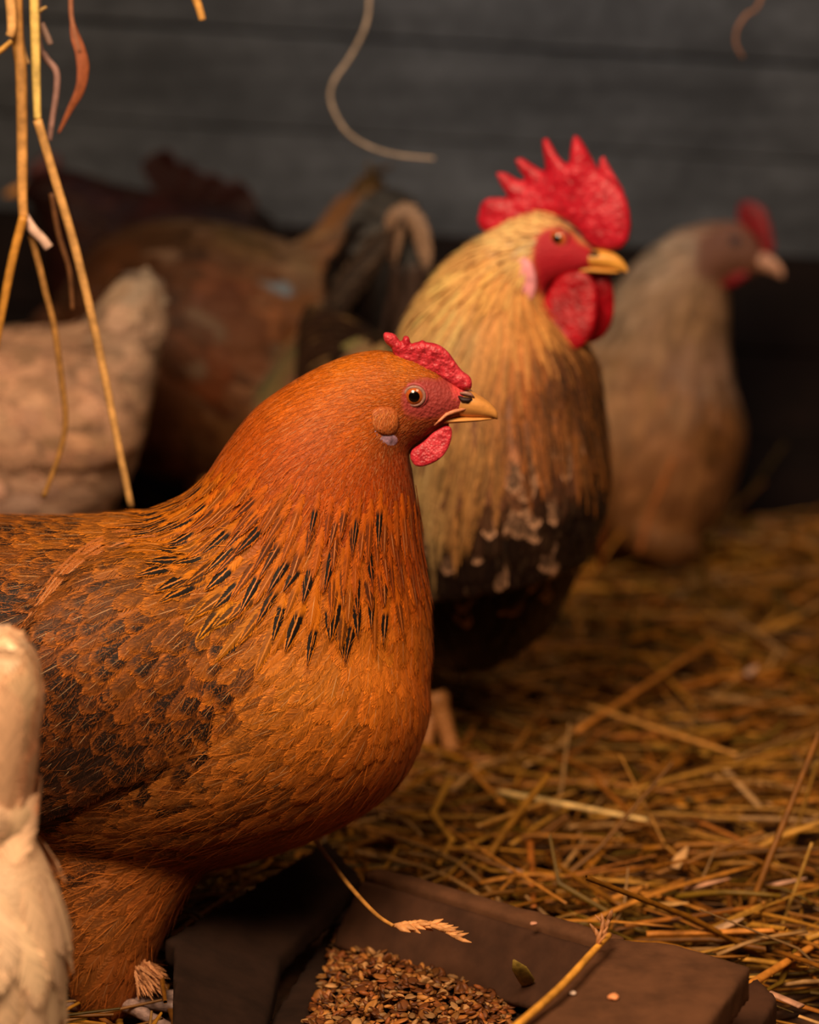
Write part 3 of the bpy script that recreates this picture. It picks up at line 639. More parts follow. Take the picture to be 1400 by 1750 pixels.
    for i in range(520):
        a = math.radians(58 + 17 * R.randn()); e = R.randn() * 0.35; L = (0.012 + .005 * R.rand())
        dv = np.array([math.cos(a), 0.6 * e, -math.sin(a)]); p0 = c0 + np.array([R.randn() * .002, R.randn() * .003, R.randn() * .002])
        cur.append([p0, p0 + dv * L * .5, p0 + dv * L]); nm.append((R.randn() * .4, -1, R.randn() * .4))
    quills('pale_down_tuft', root, M_SOFT, cur, [0.0022] * 520, [lin((212, 146, 98)) * (0.8 + .3 * R.rand()) for _ in cur], (0, 0, 0, .3), 'hair', nm, 4, 2)['label'] = 'pale cream downy tuft'
    # legs
    g = fr.P(212, 1775, -0.05); make_leg(root, M_GREYLEG, fr.P(186, 1715, -0.05), [g[0], g[1] , 0.006], -0.15)
    g = fr.P(70, 1775, 0.05); make_leg(root, M_GREYLEG, fr.P(60, 1690, 0.05), [g[0], g[1], 0.006], 0.1)
    # tail fan (leaves the frame on the left)
    cur = []; nm = []
    for sg in (-1, 1):
        for i in range(6):
            e = sg * (0.006 + 0.009 * i)
            p0 = fr.P(-330, 870 + i * 8, e * .5); p2 = fr.P(-760 + i * 22, 560 + i * 62, e * 1.6)
            cur.append([p0, (p0 * .5 + p2 * .5) + np.array([0, 0, .006]), p2]); nm.append((0.3 * sg * -1, -sg, 0.15))
    quills('tail_feathers', root, M_FEATHER, cur, [0.042] * len(cur), [lin((92, 50, 28)) for _ in cur], (0, .8, .6, .1), 'blade', [np.array(n) for n in nm])
    return root
brown_hen()

# ---------------------------------------------------------------- the rooster
def rooster():
    A = Frame(0.105, 1.735, -16); B = Frame(0.031, 1.87, -66)
    root = empty('rooster', [0.033, 1.86, 0], 'golden-necked rooster with tall spiked crimson comb and mottled black breast', 'rooster')
    torso = [(-.285, .335, -.275, .30, .012), (-.235, .33, -.225, .245, .035), (-.17, .315, -.16, .18, .062), (-.10, .305, -.09, .125, .074), (-.03, .305, -.02, .090, .080), (.035, .32, .045, .085, .082), (.085, .33, .10, .122, .073), (.115, .33, .145, .178, .058), (.135, .32, .168, .215, .042), (.15, .30, .165, .26, .018)]
    neck = [(700, 1010, 1000, 960, 62, 5), (692, 900, 1030, 880, 70, 2), (684, 770, 1034, 800, 70, 0), (680, 660, 1024, 700, 64, 0), (694, 570, 1014, 630, 57, 0), (728, 502, 985, 580, 47, 0), (776, 446, 950, 540, 37, 0), (828, 408, 936, 512, 29, 0), (872, 380, 940, 490, 24, 0), (912, 364, 962, 478, 20.5, 0), (944, 368, 986, 470, 17.5, 0), (974, 388, 1003, 464, 13.5, 0), (1000, 412, 1016, 458, 9, 0), (1018, 428, 1022, 452, 5, 0)]
    thighs = []
    for sg in (1, -1):
        thighs.append(loft([B.M(-.05, .16, sg * .055), B.M(-.045, .12, sg * .055), B.M(-.03, .095, sg * .053)], [B.M(.07, .15, sg * .055), B.M(.045, .11, sg * .055), B.M(.01, .088, sg * .053)], [B.ey * .036, B.ey * .026, B.ey * .012], 20, 5))
    V, Fq = remesh([loft_m(B, torso, 36, 6), loft_px(A, neck, 36, 6)] + thighs, 0.0032, 10)
    skin = Skin(V, Fq, A)
    gold = (252, 206, 138); cream = (222, 184, 128); brown = (176, 104, 40)
    nk = [(930, 372, 190, 16, 4, (248, 195, 128), 0, 0, .2), (880, 395, 165, 24, 6, gold, 0, 0, .2), (800, 450, 140, 60, 9, (255, 200, 121), .0, .1, .2), (740, 520, 125, 90, 12, (255, 200, 126), 0, .2, .3), (700, 600, 112, 120, 15, (239, 202, 142), .1, .2, .4), (860, 470, 112, 60, 9, (255, 187, 105), 0, .1, .2),
          (820, 560, 105, 110, 14, (252, 202, 134), .25, .35, .5), (890, 560, 96, 110, 13, (248, 171, 95), .35, .3, .5), (920, 530, 90, 70, 9, (241, 165, 87), .1, .2, .3), (760, 680, 102, 140, 16, (220, 184, 124), .3, .3, .6), (850, 690, 96, 140, 16, (220, 159, 91), .5, .4, .6), (930, 680, 88, 130, 15, (203, 118, 56), .7, .5, .5),
          (930, 610, 90, 90, 11, (214, 122, 58), .5, .4, .3), (965, 600, 86, 70, 10, (128, 76, 41), .8, .8, .2), (1010, 640, 84, 120, 14, (132, 78, 29), .8, .8, .3), (1020, 760, 84, 130, 15, (160, 93, 27), .7, .6, .4), (960, 760, 90, 110, 16, (192, 118, 68), .6, .5, .5), (760, 800, 98, 140, 17, (209, 169, 108), .5, .3, .6), (850, 820, 94, 130, 17, (194, 129, 64), .7, .4, .6), (700, 760, 104, 140, 16, (203, 169, 116), .4, .3, .5)]
    br = [(900, 740, 92, 60, 26, (196, 130, 90), 0, .5, .4), (960, 740, 92, 60, 26, (130, 82, 56), 0, .4, .4), (930, 820, 92, 54, 28, (40, 26, 18), 0, .4, .4), (990, 830, 92, 60, 28, (30, 20, 14), 0, .4, .4), (1010, 850, 90, 60, 28, (30, 20, 15), 0, .3, .2), (900, 900, 94, 50, 36, (26, 17, 13), 0, .3, .2), (800, 900, 96, 50, 36, (34, 22, 17), 0, .3, .2), (760, 960, 96, 64, 32, (30, 20, 16), 0, .3, .1), (1000, 930, 92, 60, 30, (28, 18, 14), 0, .2, .1), (900, 1000, 95, 54, 40, (22, 14, 12), 0, .2, .1), (850, 1150, 98, 70, 36, (20, 12, 10), 0, 0, .1), (740, 1100, 98, 70, 36, (16, 10, 9), 0, 0, .1), (740, 880, 98, 70, 30, (18, 12, 10), 0, .1, .1), (600, 700, 160, 90, 34, (24, 16, 14), 0, 0, .2)]
    face = [(924, 402), (940, 388), (962, 384), (982, 396), (996, 412), (1016, 424), (1030, 440), (1024, 466), (985, 476), (958, 496), (936, 514), (926, 490), (921, 440)]
    mesh_obj('body', V, Fq, M_BODY, root, attrs={'tint': colour_body(V, A, nk + br, [(face, (178, 30, 44), 6)])})
    def mot(q, t, p, P):
        nz = np.array([mnoise.noise(Vector((x / 26, y / 34, 2.0))) for x, y in q])
        pr = 0.9 * (nz > .22) * smoothstep(q[:, 1], 1050, 960) * smoothstep(q[:, 1], 820, 860) * (np.abs(q[:, 0] - 880) < 135) * (P[:, 1] < 1.86)
        pr = np.maximum(pr, (0.75 - .4 * (nz < -.1)) * ((np.abs(q[:, 0] - 945 + (q[:, 1] - 780) * .35) < 42) & (q[:, 1] > 690) & (q[:, 1] < 872)))
        k = R.rand(len(q)) < pr; t = t.copy(); t[k] = lin((244, 184, 142)) * (0.45 + .6 * R.rand(k.sum(), 1)); p[k, 1] = .9; return t, p
    plumage('breast_feathers', root, M_GLOSSY, skin, br, None, 16000, space=0.36, lift=0.0024, h0=0.0006, jit=9, cjit=.2, mottle=mot, exclude=[[(640, 500), (900, 300), (1100, 380), (1100, 560), (1000, 620), (900, 640), (700, 640)]])
    plumage('hackle', root, M_FEATHER, skin, nk, [(830, 395), (920, 355), (960, 362), (925, 440), (930, 500), (955, 540), (1010, 590), (1060, 700), (1060, 790), (1000, 720), (960, 690), (900, 730), (860, 800), (760, 840), (640, 840), (640, 560), (740, 440)], 60000, space=0.40, lift=0.0036, h0=0.002, nseg=6, shape='lance', jit=5, cjit=.17, exclude=[face])
    plumage('crown_feathers', root, M_FEATHER, skin, [(930, 372, 190, 12, 3, (236, 186, 124), 0, 0, .1), (890, 400, 160, 16, 4, (238, 180, 104), 0, 0, .1), (900, 418, 130, 20, 5, (240, 214, 180), 0, 0, 0)], [(840, 400), (900, 365), (950, 355), (985, 375), (1000, 400), (975, 395), (950, 385), (930, 396), (918, 430), (880, 440), (850, 430)], 30000, space=.5, lift=.0012, h0=.002, nseg=3, nacr=2, shape='lance')
    # comb
    cp = [(817, 374), (824, 347), (836, 338), (858, 338), (872, 340), (866, 330), (856, 312), (849, 293), (866, 296), (880, 306), (898, 312), (895, 301), (886, 288), (880, 272), (890, 270), (906, 281), (925, 292), (933, 293), (932, 278), (928, 255), (927, 238), (935, 236), (944, 250), (955, 268), (968, 280),
          (976, 277), (977, 260), (980, 240), (984, 230), (992, 236), (1003, 255), (1014, 277), (1021, 290), (1034, 298), (1048, 308), (1060, 322), (1070, 340), (1076, 362), (1078, 388), (1074, 410), (1062, 424), (1042, 428), (1020, 423), (1003, 412), (992, 396), (975, 380), (955, 370), (935, 370), (915, 378), (895, 392), (872, 402), (850, 404), (832, 398), (821, 388)]
    V2, F2 = plate(A, cp, 0.0062, 0, 0.0013, 0.35, 26, wobble=0.12, curve=False, warp=lambda q, l: 0.003 * np.sin(q[:, 0] / 23.0) * smoothstep(q[:, 1], 380, 280))
    cb = mesh_obj('comb', V2, F2, M_RCOMB, root)
    V2, F2 = plate(A, [(1014, 330), (1018, 300), (1022, 272), (1029, 267), (1036, 282), (1048, 303), (1062, 326), (1064, 350), (1040, 356), (1020, 350)], 0.0028, 0.0075, 0.0012, 0.4, 12, curve=False)
    mesh_obj('comb_side_point', V2, F2, M_RCOMB, cb)
    # wattles
    w1 = [(962, 470), (990, 460), (1014, 470), (1026, 500), (1026, 540), (1016, 572), (996, 592), (972, 598), (954, 590), (941, 568), (934, 540), (934, 515), (945, 492)]
    w2 = [(x + 16, y - 4) for x, y in w1]
    for wp, off in ((w1, -.010), (w2, .012)):
        V2, F2 = plate(A, wp, 0.0042, off, 0.0014, 0.45, 22, wobble=0.1, warp=lambda q, l, off=off: (off * .5) * smoothstep(q[:, 1], 480, 590))
        mesh_obj('wattle', V2, F2, M_WATTLE, root)
    for sg in (-1, 1):
        lt = abs(A.lat(skin.near(912, 470)[0])) + .0035
        V2, F2 = plate(A, [(890, 440), (900, 433), (914, 436), (924, 448), (930, 475), (926, 500), (918, 506), (906, 492), (896, 474)], 0.003, sg * lt, 0.0012, 0.5, 10, wobble=0.15)
        mesh_obj('ear_lobe', V2, F2, M_RLOBE, root)
    up = [(998, 426, 996, 456, 9), (1014, 426, 1012, 456, 8.2), (1032, 427, 1030, 458, 7), (1048, 432, 1046, 460, 5.4), (1062, 442, 1058, 463, 3.4), (1070, 453, 1068, 465, 1.8), (1073, 461, 1072, 466, .7)]
    V2, F2 = loft_px(A, up, 24, 6); bk = mesh_obj('upper_beak', V2, F2, M_RBEAK, root)
    lo = [(985, 456, 985, 468, 7.5), (1010, 455, 1010, 466, 6.4), (1035, 458, 1035, 467, 4.6), (1052, 461, 1052, 467, 2.4), (1058, 463, 1058, 466, 1)]
    V2, F2 = loft_px(A, lo, 20, 5); mesh_obj('lower_beak', V2, F2, M_RBEAK, root)
    V2, F2 = tube([A.P(1012, 433, -.0086), A.P(1020, 430, -.0086), A.P(1028, 432, -.0080)], [.0008, .0018, .0007], 10); mesh_obj('nostril', V2, F2, M_NOST, bk)
    eye_parts(root, skin, 953, 408, 0.0076, 0.0026, (190, 96, 30), 0.0056, 0.0030, 0.0062, 0.0013, plain('rooster_eyelid', lin((196, 70, 66)), .45, 400, .25, .4))
    # tail: black main feathers and arching sickles with pale edges
    cur = []; nm = []; wd = []; ti = []; pa = []
    b0 = B.M(-.265, .315)
    def T(px, py, y): return at_y(px, py, y)
    y0 = b0[1]
    def add(pts, w_, c, p=(0, 0, .3, .15)):
        pts = np.array(pts); cur.append(pts); nm.append((0.25 * R.randn(), -1, 0.2)); wd.append(w_); ti.append(lin(c)); pa.append(p)
    blk = (16, 10, 9)
    def sickle(x0, y0_, xt, yt, xe, ye, w_, c, dy, p=(0, .3, .3, .2)):
        add([T(x0, y0_, y0 + dy), T(x0 + (xt - x0) * .35, y0_ + (yt - y0_) * .62, y0 + dy), T(xt - 26, yt + 14, y0 + dy), T(xt, yt, y0 + dy), T(xt + (xe - xt) * .6, yt + (ye - yt) * .32, y0 + dy - .004), T(xe, ye, y0 + dy - .008)], w_, c, p)
    for k, (xt, yt, xe, ye) in enumerate([(668, 350, 712, 430), (650, 362, 700, 470), (684, 372, 722, 520), (640, 384, 690, 520), (672, 396, 706, 560), (655, 410, 680, 590), (690, 410, 726, 580), (636, 404, 664, 600), (620, 430, 640, 610), (700, 440, 716, 600)]):
        sickle(606 + 5 * k, 636, xt, yt, xe, ye, .036, blk, .012 - .002 * k)
    for k in range(7): add([T(596 + 14 * k, 640, y0 + .02), T(590 + 15 * k, 560, y0 + .02), T(586 + 18 * k, 490, y0 + .022), T(590 + 20 * k, 430 - 6 * (k > 2), y0 + .022)], .045, blk)
    tan = (170, 134, 108); mot_ = (.0, 1.0, .3, .35)
    sickle(672, 452, 696, 360, 733, 466, .017, tan, -.030, (0, .35, .3, .3))
    add([T(672, 452, y0 - .03), T(668, 410, y0 - .03), T(678, 378, y0 - .03), T(694, 362, y0 - .03)], .012, (140, 108, 88), mot_)
    add([T(546, 556, y0 - .02), T(572, 500, y0 - .02), T(612, 452, y0 - .02), T(652, 408, y0 - .02), T(684, 384, y0 - .022)], .020, (104, 84, 68), mot_)
    add([T(560, 580, y0 - .018), T(590, 520, y0 - .018), T(626, 470, y0 - .018), T(660, 420, y0 - .018)], .014, (84, 66, 54), mot_)
    for x, c in ((672, (74, 54, 46)), (700, (92, 70, 60)), (716, (64, 46, 40))):
        add([T(x - 26, 596, y0 - .034), T(x - 2, 500, y0 - .034), T(x + 6, 452, y0 - .034), T(x + 8, 540, y0 - .036), T(x - 4, 622, y0 - .04)], .010, c, (0, .6, .3, .4))
    quills('tail_feathers', root, M_GLOSSY, cur, wd, ti, np.array(pa), 'blade', [np.array(n, float) for n in nm], nseg=16)
    # saddle hackles draping from the back behind the hen's head
    cur = []; nm = []; wd = []; ti = []; pa = []
    for i in range(70):
        t = R.rand(); a0 = -.06 - .2 * t; sd = -1 if i % 3 else 1
        p = B.M(a0, .315 + R.randn() * .004, sd * .012 + R.randn() * .006); q_ = B.M(a0 - .05, .285, sd * (.055 - .03 * t)); r_ = B.M(a0 - .075 + R.randn() * .01, .235 + R.randn() * .012, sd * (.085 - .045 * t))
        add([p, q_, r_], .011, (150 + int(R.rand() * 50), 128 + int(R.rand() * 34), 100), (.3, .3, .5, .2)); nm[-1] = (-1 * sd * -.6, -.6, .6)
    quills('saddle_feathers', root, M_FEATHER, cur, wd, ti, np.array(pa), 'lance', [np.array(n, float) for n in nm], nseg=8)
    # folded wings: black, on both flanks
    for sg in (1, -1):
        cur = []; nm = []; wd = []; ti = []; pa = []
        for r_ in range(5):
            for i in range(8):
                a0 = .06 - .028 * i; z0 = .275 - .026 * r_; L = .085 + .015 * r_
                hw = .093 - .012 * abs(a0 - .03) / .06 - 0.012 * abs(r_ - 2)
                add([B.M(a0, z0, sg * hw), B.M(a0 - L * .5, z0 - .012, sg * (hw + .004)), B.M(a0 - L, z0 - .03, sg * (hw - .006))], .034, (22, 14, 12) if R.rand() < .8 else (90, 60, 44))
                nm[-1] = tuple(B.ey * sg)
        quills('wing', root, M_GLOSSY, cur, wd, ti, np.array(pa), 'round', [np.array(n, float) for n in nm], nseg=6)
    fa = math.radians(-60)
    f1 = ground(783, 1318, .008); f2 = ground(716, 1318, .008)
    h1 = at_y(748, 1195, f1[1] + .012); h2 = at_y(742, 1200, f2[1] + .03)
    make_leg(root, M_LEG, h1, f1, fa, 1.25); make_leg(root, M_LEG, h2, f2, fa - .2, 1.2)
    return root
rooster()

# ---------------------------------------------------------------- the birds further back
def legs_for(root, fr, spots, size=1.0, mat=None, z=.11):
    for a, off, da in spots:
        make_leg(root, mat or M_LEG, fr.M(a - .01, z, off), fr.M(a, .006, off), math.atan2(fr.ex[1], fr.ex[0]) + da, size)
def soft_bird(name, label, fr, lofts, rows, layers, cat='hen', base=None, voxel=0.004, patches=(), bumps=(), group=None, body_off=None):
    root = empty(name, base if base is not None else fr.O, label, cat, group)
    V, Fq = remesh(lofts, voxel, 10)
    for poly, h in bumps:
        N, _ = vert_normals(V, Fq); V = V + N * (h * smoothstep(poly_dist(fr.q(V), poly), 0, 30))[:, None]
    sk = Skin(V, Fq, fr); mesh_obj('body', V, Fq, M_BODY, root, attrs={'tint': colour_body(V, fr, rows, patches)})
    for nm_, region, n, kw in layers:
        for sg in ((-1, 1) if nm_ == 'wing' else (0,)): plumage(nm_, root, M_SOFT, sk, rows, region, n, side=sg, **kw)
    return root, sk

def cream_hen_right():
    fr = Frame(0.24, 2.50, -24)
    torso = [(700, 560, 720, 640, 20), (760, 540, 780, 760, 60), (840, 540, 870, 880, 88), (940, 550, 950, 930, 100), (1040, 560, 1050, 945, 102), (1120, 570, 1140, 940, 92), (1185, 590, 1215, 900, 76), (1220, 640, 1255, 810, 54), (1240, 680, 1268, 745, 28)]
    neck = [(980, 640, 1200, 900, 78), (990, 590, 1262, 760, 76), (1020, 545, 1246, 650, 66), (1060, 485, 1240, 580, 54), (1105, 435, 1242, 530, 43), (1150, 402, 1242, 500, 34), (1192, 386, 1250, 486, 27), (1228, 380, 1268, 478, 23), (1262, 382, 1286, 470, 19), (1288, 402, 1300, 464, 13), (1302, 424, 1306, 460, 8)]
    th = [(1020, 860, 1130, 860, 40, -40), (1060, 920, 1190, 920, 36, -44), (1110, 955, 1185, 950, 22, -46), (1140, 975, 1168, 972, 10, -46)]
    c1 = (200, 158, 118); c2 = (158, 106, 60); c3 = (134, 84, 42)
    rows = [(1150, 420, 165, 44, 14, (169, 144, 119)), (1080, 500, 135, 60, 18, (164, 136, 109)), (1200, 520, 110, 50, 16, (156, 117, 81)), (1060, 650, 120, 66, 26, (172, 129, 84)), (1160, 640, 100, 66, 26, (159, 109, 67)), (1210, 600, 95, 60, 24, (169, 128, 101)), (1080, 780, 120, 70, 32, c2), (1180, 760, 110, 70, 30, (167, 112, 70)), (1250, 700, 95, 60, 28, c3), (1100, 880, 100, 70, 30, c3), (1200, 880, 110, 70, 30, (141, 90, 48)), (900, 700, 170, 80, 36, c1), (1280, 420, 180, 14, 5, (139, 88, 70))]
    face = [(1205, 400), (1235, 392), (1285, 400), (1300, 425), (1300, 455), (1270, 470), (1230, 480), (1205, 460)]
    root, sk = soft_bird('hen', 'blurred cream hen by the back wall, facing right beyond the rooster', fr, [loft_px(fr, torso, 32), loft_px(fr, neck, 32), loft_px(fr, th)], rows,
        [('body_feathers', None, 16000, dict(space=.42, lift=.0022, camber=.1, exclude=[face], jit=14, cjit=.22))], patches=[(face, (112, 70, 52), 8)])
    V2, F2 = plate(fr, [(1262, 372), (1264, 350), (1276, 344), (1292, 347), (1308, 360), (1316, 382), (1322, 408), (1322, 432), (1306, 432), (1296, 412), (1284, 396), (1270, 386)], .005, 0, .0016, .4, 12)
    mesh_obj('comb', V2, F2, M_DCOMB, root)
    V2, F2 = plate(fr, [(1232, 472), (1256, 462), (1280, 462), (1284, 470), (1268, 482), (1248, 490), (1236, 486)], .004, -.012, .0016, .4, 10); mesh_obj('wattle', V2, F2, M_DCOMB, root)
    V2, F2 = loft_px(fr, [(1292, 428, 1290, 462, 9), (1308, 432, 1306, 464, 8), (1322, 440, 1320, 468, 5), (1333, 452, 1332, 473, 3), (1339, 464, 1338, 475, 1)], 18, 4); mesh_obj('beak', V2, F2, plain('pale_beak', lin((206, 150, 120)), .45), root)
    eye_parts(root, sk, 1254, 414, .0075, .002, (60, 30, 20), .006, .0045, .0058, .0012, plain('dark_eyelid', lin((70, 40, 34)), .5))
    # tail
    cur = []; nm = []
    for sg in (-1, 1):
        for i in range(5): cur.append([fr.P(760, 600 + 14 * i, sg * .01 * i), fr.P(700, 540 + 20 * i, sg * .014 * i), fr.P(655, 470 + 30 * i, sg * .018 * i)]); nm.append(np.array([0.2 * -sg, -sg, .2]))
    quills('tail_feathers', root, M_SOFT, cur, [.04] * 10, [lin(c1)] * 10, (0, 0, .3, .1), 'blade', nm)
    g = ground(1153, 985, .006); make_leg(root, M_LEG, [g[0] - .004, g[1], .09], g, math.radians(-30), 1.1)
    g = ground(1100, 975, .006); make_leg(root, M_LEG, [g[0], g[1] + .01, .09], g, math.radians(-20), 1.1)
cream_hen_right()

def pale_hen_left():
    fr = Frame(-0.33, 2.02, 6)
    torso = [(268, 505, 285, 545, 14), (250, 520, 262, 640, 40), (215, 545, 236, 760, 62), (160, 556, 190, 860, 84), (90, 560, 110, 925, 96), (0, 562, 10, 950, 98), (-90, 565, -90, 940, 92), (-170, 575, -180, 890, 78), (-230, 600, -250, 800, 52), (-262, 640, -278, 740, 26)]
    tl = [(120, 570, 236, 690, 34), (165, 520, 262, 620, 24), (196, 485, 274, 560, 17), (220, 466, 276, 510, 10), (240, 462, 270, 480, 4)]
    neck = [(-120, 560, -250, 780, 66), (-150, 520, -275, 680, 52), (-175, 460, -275, 580, 40), (-200, 410, -275, 500, 30), (-225, 385, -280, 462, 23), (-255, 378, -298, 448, 19), (-290, 398, -315, 440, 13), (-312, 415, -325, 436, 7)]
    c = (200, 154, 124); d = (190, 144, 112)
    rows = [(200, 500, -50, 110, 60, (190, 166, 146)), (240, 500, -55, 100, 60, (180, 158, 140)), (240, 580, -70, 90, 50, (160, 130, 108)), (150, 560, -20, 80, 36, (200, 164, 138)), (60, 600, -5, 80, 40, c), (0, 650, 8, 80, 44, (206, 156, 124)), (150, 650, 10, 84, 40, (196, 152, 124)), (60, 700, 15, 84, 44, (206, 154, 116)), (180, 740, 20, 84, 38, (196, 150, 116)), (60, 760, 10, 80, 40, (200, 150, 120)), (60, 820, 30, 80, 44, (214, 172, 146)), (180, 830, 40, 70, 40, (208, 166, 140)), (-150, 600, 30, 70, 36, c), (30, 890, 50, 70, 40, (150, 140, 140)), (-220, 450, 60, 40, 20, c)]  # the grey row low on the body paints shadow into the plumage
    wing = [(-160, 590), (0, 575), (120, 580), (200, 620), (232, 680), (242, 745), (205, 772), (100, 776), (0, 770), (-120, 720)]
    root, sk = soft_bird('hen', 'blurred pale beige hen at the left with its tail raised, behind the hanging straw', fr, [loft_px(fr, torso, 32), loft_px(fr, neck, 32), loft_px(fr, tl)], rows,
        [('body_feathers', None, 14000, dict(space=.42, lift=.0030, camber=.1, jit=16, cjit=.24)), ('wing', wing, 4000, dict(space=.4, lift=.0025, h0=.001, camber=.1, jit=10))], bumps=[(wing, .009)])
    V2, F2 = plate(fr, [(-262, 380), (-250, 350), (-275, 345), (-300, 365), (-318, 400), (-305, 412)], .005, 0, .002, .4, 12); mesh_obj('comb', V2, F2, M_DCOMB, root)
    V2, F2 = loft_px(fr, [(-305, 408, -308, 438, 8), (-325, 416, -325, 440, 5), (-342, 434, -342, 442, 1)], 16, 4); mesh_obj('beak', V2, F2, M_BEAK, root)
    eye_parts(root, sk, -268, 415, .007, .002, (150, 80, 30), .0055, .003, .0056, .0011, M_LID)
    for off in (-.045, .045): 
        f = fr.M(.03, .006, off); make_leg(root, M_LEG, f + [-.01, 0, .13], f, math.pi, 1.1)
pale_hen_left()

def tan_bird():
    fr = Frame(-0.17, 2.32, 14)
    torso = [(640, 520, 650, 560, 10), (600, 480, 640, 640, 40), (540, 440, 600, 740, 74), (460, 405, 500, 800, 96), (380, 385, 400, 820, 104), (300, 375, 310, 820, 102), (220, 390, 220, 790, 92), (160, 420, 150, 740, 70), (120, 480, 105, 660, 40)]
    tl = [(480, 440, 560, 640, 30), (540, 390, 610, 520, 24), (590, 340, 645, 440, 16), (620, 306, 660, 370, 9), (636, 296, 652, 320, 4)]
    neck = [(330, 390, 110, 640, 74), (270, 400, 90, 560, 60), (200, 430, 60, 540, 44), (150, 500, 40, 580, 34), (110, 560, 30, 610, 26), (80, 600, 20, 640, 20), (60, 640, 20, 660, 12)]
    rows = [(600, 380, -50, 120, 44, (96, 69, 37)), (640, 330, -55, 100, 40, (103, 77, 42)), (560, 440, -48, 110, 44, (103, 62, 29)), (250, 380, 20, 80, 34, (60, 40, 22)), (350, 390, 14, 80, 34, (95, 71, 42)), (450, 430, 10, 70, 32, (129, 99, 71)), (200, 480, 20, 80, 40, (76, 42, 20)), (320, 480, 25, 80, 44, (103, 55, 29)), (430, 520, 30, 90, 44, (129, 76, 40)), (520, 500, -30, 80, 36, (129, 81, 42)), (560, 540, -20, 70, 40, (129, 97, 81)), (500, 600, 30, 80, 44, (120, 59, 27)), (400, 620, 35, 80, 44, (134, 94, 71)), (300, 600, 30, 80, 44, (95, 47, 22)), (350, 700, 50, 80, 44, (129, 84, 47)), (450, 720, 40, 80, 44, (120, 77, 47)), (560, 680, 20, 80, 40, (86, 47, 25)), (260, 740, 60, 70, 40, (77, 39, 20)), (120, 560, 60, 60, 24, (77, 42, 24))]
    def mot(q, t, p, P):
        k = R.rand(len(q)) < .06; t = t.copy(); t[k] = lin((122, 92, 70)) * .8
        k = (np.abs(q[:, 0] - 410) < 20) & (np.abs(q[:, 1] - 443) < 12); t[k] = lin((140, 150, 160)) * .7; return t, p
    root, sk = soft_bird('hen', 'mottled tan and chestnut hen, its brown tail beside the black rooster tail', fr, [loft_px(fr, torso, 32), loft_px(fr, neck, 32), loft_px(fr, tl)], rows,
        [('body_feathers', None, 15000, dict(space=.42, lift=.0022, camber=.1, jit=14, cjit=.25, mottle=mot, pjit=.4))])
    for off in (-.04, .05):
        f = fr.M(-.03, .006, off); make_leg(root, M_LEG, f + [0, 0, .15], f, math.pi + .24, 1.1)
tan_bird()

def dark_hen():
    fr = Frame(-0.22, 2.57, 8)
    torso = [(470, 380, 480, 440, 20), (430, 350, 450, 560, 56), (370, 335, 390, 680, 86), (300, 330, 310, 740, 98), (220, 335, 220, 740, 92), (160, 350, 150, 700, 74), (110, 400, 100, 600, 40)]
    neck = [(270, 330, 90, 560, 66), (200, 318, 70, 480, 50), (150, 300, 70, 420, 38), (115, 290, 62, 370, 28), (90, 292, 48, 345, 22), (62, 300, 34, 340, 15), (40, 315, 28, 338, 7)]
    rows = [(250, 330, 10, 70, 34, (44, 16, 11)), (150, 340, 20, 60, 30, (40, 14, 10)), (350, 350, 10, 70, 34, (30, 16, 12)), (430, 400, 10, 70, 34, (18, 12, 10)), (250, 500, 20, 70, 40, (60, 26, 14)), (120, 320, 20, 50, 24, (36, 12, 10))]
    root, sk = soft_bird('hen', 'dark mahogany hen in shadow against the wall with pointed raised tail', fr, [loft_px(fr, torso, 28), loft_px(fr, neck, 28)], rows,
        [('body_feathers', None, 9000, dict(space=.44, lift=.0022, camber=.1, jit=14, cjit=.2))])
    cur = []; nm = []
    for sg in (-1, 1):
        for i in range(5):
            cur.append([fr.P(300 + 8 * i, 350 + 6 * i, sg * .004 * i), fr.P(285 + 22 * i, 305 + 14 * i, sg * .007 * i), fr.P(262 + 42 * i, 262 + 16 * i, sg * .008 * i)]); nm.append(np.array([.1, -sg, .1]))
    quills('tail_feathers', root, M_SOFT, cur, [.04] * 10, [lin((42, 16, 12))] * 10, (0, 0, .2, .1), 'blade', nm)
    V2, F2 = loft_px(fr, [(40, 312, 38, 336, 6), (22, 320, 22, 336, 4), (8, 330, 8, 336, 1)], 14, 4); mesh_obj('beak', V2, F2, M_BEAK, root)
    V2, F2 = plate(fr, [(100, 292), (104, 268), (84, 262), (62, 272), (44, 296), (52, 304), (76, 298)], .005, 0, .002, .4, 10); mesh_obj('comb', V2, F2, plain('dim_comb', lin((70, 16, 14)), .5), root)
    for off in (-.04, .05):
        f = fr.M(.02, .006, off); make_leg(root, M_LEG, f + [0, 0, .19], f, math.pi + .14, 1.1)
dark_hen()

